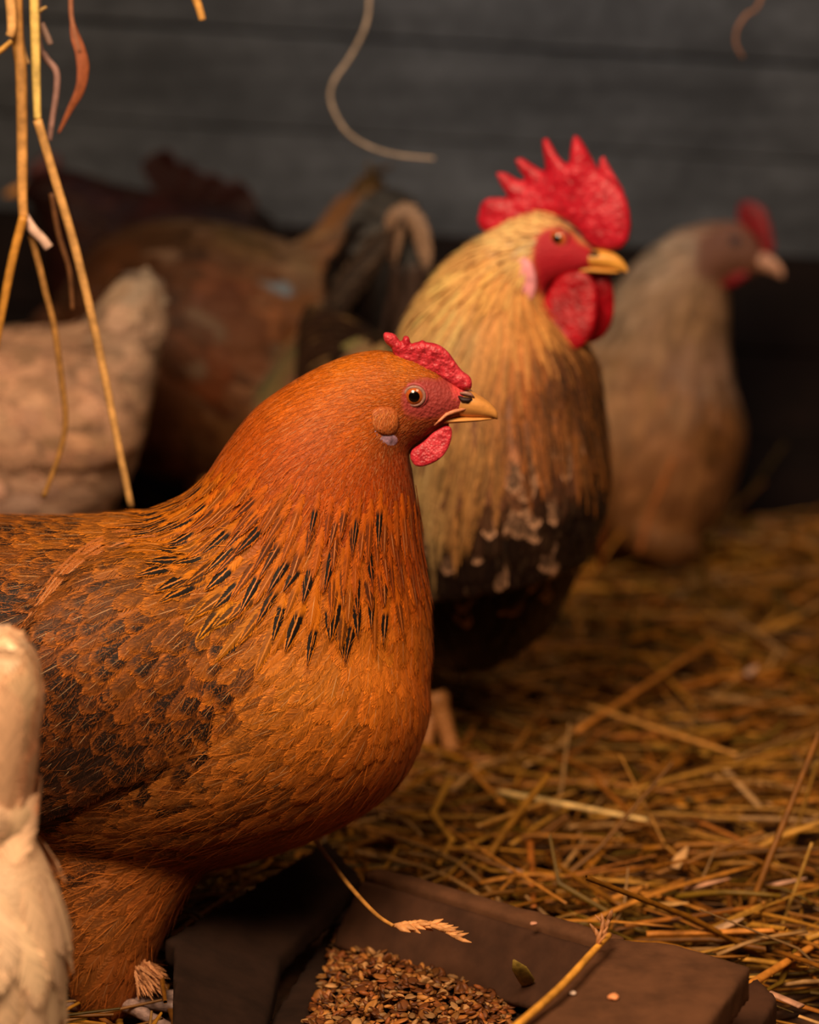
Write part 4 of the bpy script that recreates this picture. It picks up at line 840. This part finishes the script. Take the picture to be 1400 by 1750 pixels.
def pale_hen_front():
    fr = Frame(-0.24, 1.13, 4)
    torso = [(-30, 1390, 30, 1480, 12, -8), (-60, 1380, 78, 1640, 34, -8), (-110, 1390, 60, 1800, 56, -6), (-190, 1410, -60, 1960, 74, -4), (-300, 1440, -230, 2030, 84, 0), (-450, 1470, -440, 2010, 82, 0), (-580, 1490, -600, 1920, 66, 0), (-660, 1540, -690, 1780, 36, 0)]
    fluff = [(20, 1400, 52, 1430, 14, -14), (-30, 1440, 88, 1500, 28, -14), (-50, 1520, 108, 1600, 38, -12), (-60, 1620, 104, 1690, 42, -10), (-90, 1720, 92, 1800, 42, -8), (-120, 1820, 40, 1880, 34, -8)]
    tl = [(-160, 1500, 50, 1480, 24, -12), (-140, 1350, 52, 1340, 22, -13), (-110, 1220, 60, 1220, 17, -14), (-80, 1140, 56, 1150, 11, -14), (-50, 1096, 40, 1104, 6, -14), (-30, 1082, 20, 1088, 2.5, -14)]
    neck = [(-500, 1470, -690, 1720, 58), (-560, 1400, -720, 1600, 44), (-600, 1300, -730, 1450, 33), (-630, 1220, -730, 1340, 26), (-660, 1180, -750, 1290, 21), (-700, 1180, -780, 1270, 17), (-750, 1210, -800, 1260, 11)]
    c = (242, 206, 168)
    rows = [(0, 1350, -86, 240, 90, (226, 176, 134)), (30, 1200, -88, 220, 80, (226, 176, 134)), (-60, 1200, -100, 220, 80, c), (30, 1400, -85, 200, 80, (220, 170, 130)), (0, 1120, -90, 120, 60, c), (0, 1470, 85, 150, 80, c), (80, 1560, 96, 150, 80, (240, 200, 160)), (60, 1500, 84, 150, 80, (240, 198, 158)), (60, 1680, 100, 140, 76, (228, 178, 138)), (20, 1600, 90, 150, 80, (242, 202, 156)), (-100, 1500, 40, 95, 50, c), (-300, 1600, 20, 95, 50, c), (-600, 1400, 50, 60, 30, c), (0, 1750, 100, 140, 76, (224, 170, 130))]
    root, sk = soft_bird('hen', 'out-of-focus cream hen nearest the camera, cut off by the lower left edge', fr, [loft_px(fr, torso, 32), loft_px(fr, fluff, 28), loft_px(fr, tl, 28), loft_px(fr, neck, 28)], rows,
        [('body_feathers', None, 12000, dict(space=.36, lift=.005, jit=10, cjit=.1))], voxel=.0035)
    V2, F2 = plate(fr, [(-680, 1180), (-665, 1140), (-700, 1130), (-740, 1150), (-775, 1200), (-750, 1215)], .004, 0, .0014, .4, 14); mesh_obj('comb', V2, F2, M_COMB, root)
    V2, F2 = loft_px(fr, [(-785, 1212, -788, 1260, 7), (-815, 1224, -815, 1262, 4), (-845, 1250, -845, 1262, 1)], 16, 4); mesh_obj('beak', V2, F2, M_BEAK, root)
    eye_parts(root, sk, -722, 1224, .0066, .002, (176, 84, 34), .0052, .003, .0054, .0011, M_LID)
    for off in (-.04, .04):
        f = fr.M(-.05, .006, off); make_leg(root, M_LEG, f + [0, 0, .07], f, math.pi, 1.0)
pale_hen_front()

# ---------------------------------------------------------------- the shed
def wall_material():
    t = NT('weathered_blue_grey_boards'); c, *_ = t.attr('tint')
    n = t.noise(t.obj((3, 3, 55)), 1, 6, 0.65); n2 = t.noise(t.obj((7, 7, 9)), 1, 4, 0.6); n3 = t.noise(t.obj((60, 60, 70)), 1, 3, 0.6)
    l = t.m_('MULTIPLY', t.ss(n, 0.25, 0.75, 0.72, 1.3), t.m_('MULTIPLY', t.ss(n2, 0.25, 0.8, 0.62, 1.35), t.ss(n3, .3, .7, .85, 1.15)))
    t.bump(t.m_('ADD', n, n2), 0.5, 0.002)
    return t.set(Base_Color=t.mix(1.0, c, t.xyz(l, l, l), 'MULTIPLY'), Roughness=0.85, Specular_IOR_Level=0.2)
M_WALL = wall_material()
def box(x0, x1, y0, y1, z0, z1):
    V = np.array([[x, y, z] for x in (x0, x1) for y in (y0, y1) for z in (z0, z1)], float)
    return V, [(0, 1, 3, 2), (4, 6, 7, 5), (0, 4, 5, 1), (2, 3, 7, 6), (0, 2, 6, 4), (1, 5, 7, 3)]
def wall_boards(name, origin, along, nrm, length, tilt=-0.06, zs=0.003):
    parts = []; tints = []; z = -0.097 + zs; i = 0
    while z < 1.25:
        h = 0.107; y_in = 0.003 * R.rand()
        V, Fq = box(0, length, y_in, y_in + 0.02, z + .0008, z + h - (.003 if i == 5 else .0012))
        o = len(V); V = V.copy(); V[:, 2] += (V[:, 0] - length / 2) * tilt
        W_ = origin + V[:, :1] * along + V[:, 1:2] * nrm + V[:, 2:] * np.array([0, 0, 1.0])
        parts.append((W_, Fq)); dark = z + h < 0.335  # lower boards coloured near-black to carry the shade low on the wall
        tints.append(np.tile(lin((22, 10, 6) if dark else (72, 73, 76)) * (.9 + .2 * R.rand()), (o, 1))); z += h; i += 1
    V, Fq = box(0, length, .034, .05, -.12, 1.3); parts.append((origin + V[:, :1] * along + V[:, 1:2] * nrm + V[:, 2:] * np.array([0, 0, 1.0]), Fq)); tints.append(np.tile(lin((16, 12, 10)), (8, 1)))
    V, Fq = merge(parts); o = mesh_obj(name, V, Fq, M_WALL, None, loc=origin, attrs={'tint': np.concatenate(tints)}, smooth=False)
    tag(o, kind='structure'); bv = o.modifiers.new('b', 'BEVEL'); bv.width = .0015; bv.segments = 2; return o
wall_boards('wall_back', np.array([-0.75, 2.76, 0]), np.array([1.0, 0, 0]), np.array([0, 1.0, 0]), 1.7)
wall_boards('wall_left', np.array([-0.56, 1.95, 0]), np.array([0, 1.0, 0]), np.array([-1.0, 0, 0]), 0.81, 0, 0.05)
# earth floor, gently uneven
nx, ny = 90, 110
X, Y = np.meshgrid(np.linspace(-.75, .95, nx), np.linspace(.75, 2.8, ny))
Z = np.array([[0.006 * mnoise.noise(Vector((x * 6, y * 6, 0))) + .003 * mnoise.noise(Vector((x * 25, y * 25, 1))) for x, y in zip(a, b)] for a, b in zip(X, Y)]) - 0.006
idx = np.arange(nx * ny).reshape(ny, nx)
fl = mesh_obj('floor', np.stack([X.ravel(), Y.ravel(), Z.ravel()], 1), np.stack([idx[:-1, :-1], idx[:-1, 1:], idx[1:, 1:], idx[1:, :-1]], -1).reshape(-1, 4), plain('earth', lin((74, 44, 22)), .95, 60, .5, 1.0), loc=(0, 0, 0))
tag(fl, kind='structure')

# ---------------------------------------------------------------- straw
M_STRAW = tint_material('straw', 0.5, 120, 0.3, (1, 1, 1))
STRAWC = [(196, 132, 40), (182, 114, 28), (210, 148, 54), (160, 98, 26), (142, 90, 28), (190, 122, 44), (122, 90, 22), (196, 144, 84), (176, 104, 30)]
TR = [ground(545, 1436, .03)[:2], ground(640, 1478, .06)[:2], ground(1055, 1600, .06)[:2], ground(1290, 1650, .06)[:2], ground(1240, 1800, .06)[:2], ground(1100, 1990, .04)[:2], ground(290, 2000, .04)[:2], ground(285, 1600, .04)[:2]]
def bedding(n, box_, seed):
    r = np.random.RandomState(seed); VV = []; FF = []; TT = []; o = 0; th = np.arange(5) * 2 * np.pi / 5; k = 0
    while k < n:
        x = box_[0] + r.rand() * (box_[1] - box_[0]); y = box_[2] + r.rand() * (box_[3] - box_[2])
        L = 0.035 + 0.15 * r.rand() ** 1.5; a = r.rand() * 2 * np.pi if r.rand() < .6 else r.randn() * .5
        dx, dy = math.cos(a), math.sin(a)
        pts = np.array([[x + dx * L * s + .012 * L / .1 * r.randn() * (abs(s) > .2), y + dy * L * s + .012 * L / .1 * r.randn() * (abs(s) > .2)] for s in (-.5, -.17, .17, .5)])
        if poly_dist(pts, TR).max() > 0.004 or pts[:, 1].max() > 2.745 or pts[:, 0].min() < -.54: 
            if r.rand() < .98: continue
            continue
        z0 = 0.004 + 0.026 * r.rand() ** 1.3; sl = r.randn() * (.12 if r.rand() < .85 else .5)
        z = z0 + sl * L * np.array([-.5, -.17, .17, .5]) + .002 * r.randn(4); z = np.maximum(z, .001)
        P = np.concatenate([pts, z[:, None]], 1); rad = (0.0010 + .0022 * r.rand() ** 1.6) * (1 + .5 * max(0, y - 1.6))
        T = P[3] - P[0]; T /= np.linalg.norm(T); A_ = np.cross(T, [0, 0, 1]); A_ /= np.linalg.norm(A_); B_ = np.cross(A_, T); flat = .35 + .65 * r.rand()
        ring = (np.cos(th)[:, None] * A_ * rad + np.sin(th)[:, None] * B_ * rad * flat)
        V = (P[:, None] + ring[None] * np.array([.8, 1, 1, .6])[:, None, None]).reshape(-1, 3)
        j = np.arange(5); j2 = (j + 1) % 5
        F_ = np.concatenate([np.stack([i * 5 + j, i * 5 + j2, (i + 1) * 5 + j2, (i + 1) * 5 + j], 1) for i in range(3)]) + o
        VV.append(V); FF.append(F_); c = lin(STRAWC[r.randint(len(STRAWC))]) * (.35 + .7 * r.rand() ** 1.3); TT.append(np.tile(c, (20, 1))); o += 20; k += 1
    return mesh_obj('straw_bedding', np.concatenate(VV), np.concatenate(FF), M_STRAW, loc=(0, 0, 0), attrs={'tint': np.concatenate(TT)})
tag(bedding(7600, (-.55, .75, 1.1, 2.745), 3), 'loose bed of golden brown straw spread over the shed floor', 'straw', kind='stuff')

def stalk(name, pts, r, color, label, cat='straw', group=None, flat=1.0, sub=6, taper=.75):
    P = catmull(np.array(pts), sub); rr = np.interp(np.linspace(0, 1, len(P)), [0, .5, 1], [r, r * .95, r * taper])
    V, Fq = tube(P, rr, 10, flat); c = lin(color)
    sh = 0.85 + .3 * np.array([mnoise.noise(Vector(p * 60)) for p in V])[:, None]
    o = mesh_obj(name, V, Fq, M_STRAW, None, loc=P[0], attrs={'tint': c * sh}); return tag(o, label, cat, group)
def floor_straw(a, b, r, col, label, z=.03, za=None, zb=None, bend=0.0, flat=.7, name='straw_stalk', group=None):
    p = ground(a[0], a[1], z if za is None else za); q = ground(b[0], b[1], z if zb is None else zb)
    m = (p + q) / 2 + np.array([0, 0, bend]); return stalk(name, [p, m, q], r, col, label, flat=flat, group=group)
floor_straw((852, 1353), (1108, 1402), .0029, (250, 204, 130), 'bright thick cut straw lying alone in the middle of the bedding', .044)
floor_straw((815, 1412), (985, 1352), .0019, (206, 146, 66), 'short straw with a pale cut end beside the bright thick straw', .044)
floor_straw((760, 1412), (968, 1544), .0014, (196, 126, 50), 'thin straw slanting down to the right above the tray rim', .044)
floor_straw((1000, 1205), (1260, 1290), .0026, (226, 158, 78), 'long flat straw sloping right across the mid bedding', .044)
floor_straw((800, 1048), (1290, 1052), .0022, (206, 146, 60), 'long level straw lying across the far bedding', .044)
floor_straw((985, 1250), (1225, 1090), .0028, (214, 134, 50), 'thick straw rising to the right through the far bedding', .044)
floor_straw((1240, 1315), (1300, 1380), .0030, (220, 168, 110), 'short pale leaf of straw near the right edge', .032, flat=.3)
floor_straw((1185, 1400), (1390, 1490), .0020, (186, 112, 46), 'brown straw sloping down to the right edge', .03)
floor_straw((1340, 1490), (1398, 1300), .0014, (190, 140, 60), 'thin straw standing slanted by the right edge', .02, .0, .09)
floor_straw((1320, 1630), (1388, 1440), .0013, (196, 146, 66), 'fine upright straw right of the dusty brown board', .02, .0, .07)
floor_straw((1310, 1640), (1305, 1540), .0016, (170, 110, 36), 'short upright straw right of the dusty brown board', .02, .0, .04)
floor_straw((1105, 1596), (1330, 1590), .0026, (222, 140, 56), 'orange straw lying level behind the dusty brown board', .035)
floor_straw((1270, 1690), (1400, 1610), .0030, (216, 136, 50), 'thick orange straw beside the corner of the dusty brown board', .03)
floor_straw((1370, 1720), (1300, 1690), .0030, (216, 158, 126), 'short pinkish straw stub right of the dusty brown board', .02, flat=.4)
floor_straw((905, 1420), (912, 1550), .0024, (196, 112, 40), 'broad straw pointing at the camera above the tray rim', .028, flat=.4)
floor_straw((935, 1365), (1010, 1450), .0022, (196, 140, 80), 'greyish straw crossing below the bright thick straw', .026, flat=.4)
floor_straw((1300, 950), (1395, 935), .0026, (186, 118, 40), 'raised straw at the far right by the wall', .02, .02, .05)
floor_straw((1235, 985), (1245, 920), .0024, (176, 104, 34), 'upright straw in the far bedding, right of the cream hen', .02, .0, .06)
stalk('straw_stalk', [ground(1240, 985, .02), ground(1290, 1015, .03), ground(1400, 1030, .03)], .0026, (190, 116, 40), 'bent straw curving to the right edge in the far bedding', flat=.6)
stalk('straw_stalk', [at_y(1092, 945, 2.28), at_y(1110, 880, 2.29), at_y(1150, 785, 2.30)], .0030, (190, 106, 40), 'tall orange straw leaning in front of the cream hen', flat=.5)
stalk('straw_stalk', [at_y(1028, 975, 2.1), at_y(1030, 900, 2.1), at_y(1036, 800, 2.11)], .0024, (160, 80, 26), 'dark orange straw standing beside the rooster breast', flat=.5)
stalk('straw_stalk', [ground(850, 1340, .02), ground(900, 1250, .04), ground(940, 1190, .05)], .0016, (150, 96, 34), 'thin dull straw slanting up right of the rooster feet', flat=.6)
# husks and chaff
def husk(px, py, z, L, w_, a, col, label):
    c = ground(px, py, z); d = np.array([math.cos(a), math.sin(a), .25]); d /= np.linalg.norm(d)
    return stalk('husk', [c - d * L / 2, c - d * L * .1, c + d * L * .2, c + d * L / 2], w_, col, label, 'husk', flat=.35, taper=.2)
husk(1163, 1465, .036, .026, .0042, 1.1, (226, 170, 110), 'pale upright husk on the straw, lower right')
husk(1285, 1145, .034, .018, .0042, .9, (220, 170, 140), 'small whitish husk high up in the right bedding')
husk(1150, 1545, .034, .022, .0040, -.5, (216, 160, 90), 'yellowish husk just behind the dusty brown board')
husk(1245, 1580, .034, .022, .0036, .4, (206, 160, 120), 'greyish husk behind the right corner of the dusty brown board')
husk(880, 1488, .034, .016, .0036, -.9, (190, 140, 110), 'dull husk above the tray rim')
husk(1210, 1510, .036, .03, .0026, .0, (216, 156, 120), 'pinkish flat husk level with the upright pale one')
husk(1340, 1508, .036, .03, .0028, -.1, (210, 156, 126), 'pinkish flat husk at the lower right edge')
# medium straws spread over the top of the bed, each its own object
rs = np.random.RandomState(21); k = 0; used = set()
while k < 120:
    px = rs.uniform(620, 1400); py = 960 + 690 * rs.rand() ** .8
    p = ground(px, py, .03); a = rs.uniform(-1.2, 1.2); L = rs.uniform(.05, .14); q = p + np.array([math.cos(a) * L, math.sin(a) * L, rs.uniform(-.008, .012)])
    m = (p + q) / 2 + np.array([rs.randn() * .004, rs.randn() * .004, rs.rand() * .006])
    if poly_dist(np.array([p[:2], q[:2], m[:2]]), TR).max() > -.004 or q[1] > 2.7: continue
    if min(np.linalg.norm(p[:2] - [.033, 1.86]), np.linalg.norm(q[:2] - [.033, 1.86])) < .05: continue
    ci = rs.randint(len(STRAWC)); rad = rs.uniform(.0012, .0024); tone = ('golden', 'rusty', 'bright golden', 'brown', 'dull brown', 'tan', 'olive', 'pale', 'reddish')[ci]
    cx, cy = cam_px(m); where = 'the far bedding by the wall' if cy < 1090 else 'the straw right of the rooster' if cy < 1300 and cx < 1100 else 'the straw at the right edge' if cx > 1200 else 'mid bedding' if cy < 1480 else 'the bed behind the tray'
    size = ('long' if L > .11 else 'short' if L < .075 else 'medium') + (' thick' if rad > .0019 else ' thin'); dr = 'rising left' if False else ('slanting towards the wall' if a > .5 else 'slanting towards the camera' if a < -.5 else 'lying level')
    lab = size + ' ' + tone + ' straw ' + dr + ' on ' + where
    if lab in used: continue
    used.add(lab)
    stalk('straw_stalk', [p, m, q], rad, tuple(np.array(STRAWC[ci]) * rs.uniform(.8, 1.08)), lab, group='loose straws on ' + where, flat=rs.uniform(.4, 1), sub=3); k += 1

# ---------------------------------------------------------------- feed tray with grain
M_WOOD = plain('dirty_tray_wood', lin((70, 42, 26)), .85, 30, .35, .9, (1, 1, 1), .2)
M_WOOD3 = plain('shade_darkened_wood', lin((40, 24, 16)), .9, 40, .3, .9, (1, 1, 1), .15)  # the hen's shadow over the tray, put into the wood colour
M_WOOD2 = plain('dusty_board', lin((92, 58, 36)), .85, 45, .28, .9, (1, 1, 1), .2)
def slab(corners_top, thick, voxel=.003, rough=.0006):
    T = np.array(corners_top, float); n = np.cross(T[1] - T[0], T[2] - T[1]); n /= np.linalg.norm(n); n = n if n[2] > 0 else -n
    m = len(T); V = np.concatenate([T, T - n * thick]); Fq = [tuple(range(m)), tuple(range(2 * m - 1, m - 1, -1))] + [(i, m + i, m + (i + 1) % m, (i + 1) % m) for i in range(m)]
    V, Fq = remesh([(V, Fq)], voxel, 2)
    return V + rough * np.array([[mnoise.noise(Vector(p * 90)), mnoise.noise(Vector(p * 90 + np.array([5, 0, 0]))), 1.5 * mnoise.noise(Vector(p * 60 + np.array([0, 9, 0])))] for p in V]), Fq
tray = empty('feed_tray', ground(700, 1640, 0), 'low dark wooden feed tray holding grain at the bottom of the picture', 'feed tray')
A_ = ground(618, 1488, .060); B_ = ground(1045, 1612, .060)
dd = (B_ - A_) / np.linalg.norm(B_ - A_); pn = np.array([-dd[1], dd[0], 0])
V, Fq = slab([A_, B_, B_ + pn * .016, A_ + pn * .016], .058); mesh_obj('back_panel', V, Fq, M_WOOD2, tray)
V, Fq = slab([A_ - pn * .002 + [0, 0, -.004], B_ - pn * .002 + [0, 0, -.004], B_ - pn * .03 + [0, 0, -.040], A_ - pn * .03 + [0, 0, -.040]], .008); mesh_obj('sloping_inner_board', V, Fq, M_WOOD, tray)
S0 = ground(560, 1432, .058); S1 = ground(285, 1600, .050); S2 = ground(290, 1990, .045)
I0 = ground(618, 1495, .050); I1 = ground(470, 1645, .026); I2 = ground(400, 1990, .02)
def raw_slab(T, th):
    T = np.array(T, float); n = np.array([0, 0, 1.0]); m = len(T); V = np.concatenate([T, T - n * th]); c = T.mean(0)
    V = np.concatenate([V, [c, c - n * th]]); a, b = 2 * m, 2 * m + 1
    return V, [(a, i, (i + 1) % m) for i in range(m)] + [(b, m + (i + 1) % m, m + i) for i in range(m)] + [(i, m + i, m + (i + 1) % m, (i + 1) % m) for i in range(m)]
ov = (S1 - S0) * .04
V, Fq = remesh([raw_slab([S0, S1 + ov, I1 + ov, I0], .016), raw_slab([S1 - ov, S2, I2, I1 - ov], .016)], .003, 3)
V = V + .001 * np.array([[0, 0, mnoise.noise(Vector(p * 50))] for p in V])
mesh_obj('side_board', V, Fq, M_WOOD3, tray)
V, Fq = slab([ground(600, 1520, .012), ground(1080, 1660, .012), ground(1020, 2000, .012), ground(300, 2000, .012)], .010, .004); mesh_obj('bottom_board', V, Fq, M_WOOD3, tray)
sl = slab([ground(1040, 1600, .084), ground(1160, 1612, .084), ground(1284, 1650, .084), ground(1215, 1745, .084), ground(1150, 1830, .084), ground(860, 1800, .084), ground(905, 1725, .084)], .020)
tag(mesh_obj('board', sl[0], sl[1], M_WOOD2, loc=sl[0].mean(0)), 'flat dusty brown board lying across the right end of the feed tray', 'board')
sl = slab([ground(1180, 1760, .036), ground(1292, 1668, .036), ground(1330, 1700, .036), ground(1250, 1850, .036)], .02)
tag(mesh_obj('board', sl[0], sl[1], M_WOOD, loc=sl[0].mean(0)), 'darker board end sticking out under the dusty brown board', 'board')
# grain heap
def grain(n):
    r = np.random.RandomState(5); VV = []; FF = []; TT = []; o = 0
    cols = [(190, 116, 52), (206, 136, 66), (168, 92, 40), (216, 156, 96), (140, 78, 34), (120, 66, 30)]
    poly = [(575, 1590), (640, 1576), (725, 1606), (850, 1640), (885, 1690), (870, 1760), (840, 2000), (420, 2000), (520, 1760), (545, 1690)]
    oct_ = np.array([[1, 0, 0], [0, 1, 0], [0, 0, 1], [-1, 0, 0], [0, -1, 0], [0, 0, -1]], float)
    s2 = []; 
    F8 = np.array([(0, 1, 2), (1, 3, 2), (3, 4, 2), (4, 0, 2), (1, 0, 5), (3, 1, 5), (4, 3, 5), (0, 4, 5)])
    # one subdivision towards the sphere
    E = {}; Vs = list(oct_); F2 = []
    def mid(a, b):
        k = (min(a, b), max(a, b))
        if k not in E: v = Vs[a] + Vs[b]; Vs.append(v / np.linalg.norm(v)); E[k] = len(Vs) - 1
        return E[k]
    for a, b, c in F8:
        x, y, z = mid(a, b), mid(b, c), mid(c, a); F2 += [(a, x, z), (x, b, y), (z, y, c), (x, y, z)]
    Vs = np.array(Vs); F2 = np.array(F2); k = 0
    while k < n:
        px, py = r.uniform(400, 900), r.uniform(1570, 2000)
        d = poly_dist(np.array([[px, py]]), poly)[0]
        if d < 0: continue
        z = .014 + .020 * smoothstep(d, 0, 90) * r.rand() ** .4 + .003 * r.rand()
        c = ground(px, py, z); q = Vector((r.randn(), r.randn(), r.randn() * .5)).to_track_quat('X', 'Z').to_matrix()
        s = np.array([.0034, .0016, .0013]) * r.uniform(.7, 1.35) * (np.array([1, 1, 1]) if r.rand() < .6 else np.array([1.25, 1.9, .4]))
        V = (Vs * s) @ np.array(q).T + c; VV.append(V); FF.append(F2 + o); o += len(V); TT.append(np.tile(lin(cols[r.randint(6)]) * r.uniform(.25, .85), (len(V), 1))); k += 1
    return mesh_obj('grain', np.concatenate(VV), np.concatenate(FF), M_STRAW, loc=ground(700, 1700, .012), attrs={'tint': np.concatenate(TT)})
tag(grain(5200), 'heap of mixed crushed grain and husks in the feed tray', 'grain', kind='stuff')
def crumb(px, py, z, r, col, label):
    V, Fq, _ = ball(ground(px, py, z + r * .5), r, (0, 0, 1), 12, 8, .55); V = V + .25 * r * np.array([[mnoise.noise(Vector(p * 300))] * 3 for p in V])
    tag(mesh_obj('grain_kernel', V, Fq, M_STRAW, loc=V.mean(0), attrs={'tint': np.tile(lin(col), (len(V), 1))}), label, 'grain')
crumb(1048, 1704, .084, .0030, (236, 150, 96), 'single orange kernel on the flat dusty brown board')
crumb(979, 1697, .084, .0020, (210, 180, 160), 'tiny whitish kernel on the flat dusty board')
crumb(912, 1578, .061, .0022, (200, 140, 110), 'pale crumb on the back rim of the tray')
# straws over the tray
P_ = [ground(536, 1432, .075), ground(590, 1505, .075), ground(640, 1560, .072), ground(672, 1582, .070)]
o = stalk('grass_stem', P_, .0014, (190, 130, 60), 'dry grass stem with a seed head leaning over the tray rim', 'grass stem')
for i in range(26):
    t = i / 25; c = ground(672 + 108 * t, 1582 + 24 * t - 14 * math.sin(t * 3), .068); sd = (-1) ** i
    d = np.array([.0075, -.002, .001]) + np.array([.001, .004 * sd, .002 * rs.randn()]) ; w_ = .0028 * (1 - .4 * t)
    V, Fq = tube([c, c + d * .5, c + d], [w_ * .5, w_, .0003], 8, .7); mesh_obj('spikelet', V, Fq, M_STRAW, o, attrs={'tint': np.tile(lin((216, 150, 92)) * rs.uniform(.8, 1.15), (len(V), 1))})
o = stalk('straw_stalk', [ground(870, 1765, .088), ground(955, 1690, .092), ground(1015, 1625, .094), ground(1042, 1598, .094)], .0021, (232, 160, 60), 'bright yellow straw leaning over the junction of tray rim and board', 'straw')
for i in range(12):
    t = i / 11; c = ground(1018 + 22 * t, 1618 - 42 * t, .094); a = rs.uniform(0, 6.28); d = np.array([.006 * math.cos(a), .002 * math.sin(a), .006 + .003 * rs.rand()])
    V, Fq = tube([c, c + d * .5, c + d], [.0009, .0013, .0003], 8, .6); mesh_obj('spikelet', V, Fq, M_STRAW, o, attrs={'tint': np.tile(lin((176, 116, 70)) * rs.uniform(.7, 1.1), (len(V), 1))})
V, Fq = tube([ground(905, 1700, .02), ground(900, 1675, .035), ground(888, 1655, .045), ground(878, 1640, .052)], [.001, .0048, .0045, .0006], 10, .25, roll=(0, 1, 0.3))
tag(mesh_obj('leaf', V, Fq, plain('olive_leaf', lin((140, 112, 44)), .6), loc=V.mean(0)), 'small olive leaf stuck against the inner tray rim beside the grain', 'leaf')

# ---------------------------------------------------------------- hanging straws, top left
def hang(pts, y, r, col, label, flat=.7, cat='straw', dy=0.0, name='straw_stalk', taper=.75, group=None):
    r = r * (1.3 if y < 1.9 else 1.2)
    n = len(pts); return stalk(name, [at_y(px, py, y + dy * i / max(n - 1, 1)) for i, (px, py) in enumerate(pts)], r, col, label, cat, flat=flat, taper=taper, group=group)
YH = 1.56
hang([(20, -420), (24, -200), (30, 60), (36, 120), (38, 250), (38, 330), (40, 372)], YH, .0030, (206, 149, 83), 'thick hanging straw left of the others, down to a fork')
hang([(40, 370), (22, 440), (6, 520), (-8, 600)], YH - .004, .0022, (206, 142, 57), 'lower left prong below the fork of the thick hanging straw')
hang([(40, 368), (56, 392), (72, 408), (84, 424)], YH + .003, .0026, (230, 190, 169), 'pale frayed stub at the fork of the thick hanging straw', taper=.9)
hang([(52, 400), (66, 450), (78, 500), (92, 556), (104, 640), (112, 720), (100, 780), (74, 850)], YH + .01, .0017, (176, 125, 65), 'thin hanging straw ending low over the pale beige hen')
hang([(46, -420), (52, -200), (60, 60), (62, 140), (64, 205)], YH - .008, .0024, (230, 194, 109), 'pale yellow upper length of the long straw, to its bend')
hang([(64, 205), (92, 300), (130, 430), (170, 600), (198, 740), (224, 866)], YH - .008, .0022, (222, 166, 98), 'long straight straw slanting down to the back of the rust-orange hen', dy=.01)
hang([(70, -400), (66, -100), (64, 60), (78, 98), (96, 122), (96, 160), (88, 210), (84, 240)], YH + .012, .0018, (156, 118, 109), 'greyish curved straw right of the pale yellow one')
V, Fq = tube(catmull([at_y(x, y, YH + .018) for x, y in ((122, 28), (128, 60), (138, 90), (142, 120), (136, 155), (118, 190), (100, 228))], 6), np.interp(np.linspace(0, 1, 37), [0, .2, .45, .7, 1], [.0008, .0034, .0042, .0030, .0006]), 12, .22, roll=(0.4, -1, 0))
lf = tag(mesh_obj('dry_leaf', V, Fq, M_STRAW, loc=V.mean(0), attrs={'tint': np.tile(lin((146, 80, 50)), (len(V), 1))}), 'curled reddish dry leaf hanging at the upper left', 'leaf')
P_ = catmull(np.array([at_y(x, y, YH + .018) for x, y in ((118, -400), (122, -150), (121, 0), (124, 40), (136, 90))]), 5)
V, Fq = tube(P_, .0016, 8); mesh_obj('leaf_stalk', V, Fq, M_STRAW, lf, attrs={'tint': np.tile(lin((150, 97, 72)), (len(V), 1))})
hang([(8, -300), (14, -60), (20, 40), (16, 62)], YH - .012, .0026, (222, 168, 104), 'short blunt straw at the top of the hanging bunch')
hang([(70, 40), (80, 62), (87, 76)], YH + .004, .0018, (150, 120, 109), 'short grey stub beside the pale yellow straw')
hang([(64, 22), (72, 16), (80, 12)], YH - .004, .0014, (190, 151, 91), 'tiny side twig at the top of the pale yellow straw')
hang([(-14, 96), (4, 84), (20, 70)], YH - .014, .0022, (220, 162, 78), 'bright straw end poking in from the left edge')
hang([(88, 330), (100, 400), (118, 460), (124, 530)], YH + .03, .0014, (120, 77, 44), 'dim thin straw behind the long slanting straw')
hang([(24, -380), (30, -100), (34, 60), (46, 110)], YH + .006, .0022, (196, 151, 98), 'hanging straw that ends against the thick one near the top')
hang([(280, -300), (310, -120), (330, -20), (340, 12), (346, 34)], YH + .05, .0022, (216, 157, 80), 'short straw end hanging at the top, second from the left')
hang([(640, -380), (636, -150), (632, -20), (626, 40), (600, 95), (570, 140), (566, 175), (590, 222), (630, 250), (680, 265), (742, 271)], 2.02, .0014, (190, 168, 150), 'long curly dry stem hanging in front of the boards at the centre', 1)
hang([(1340, -300), (1320, -120), (1300, 0), (1275, 26), (1260, 50), (1258, 75), (1270, 98)], 2.05, .0013, (160, 114, 91), 'small curled dry stem hanging at the upper right', 1)
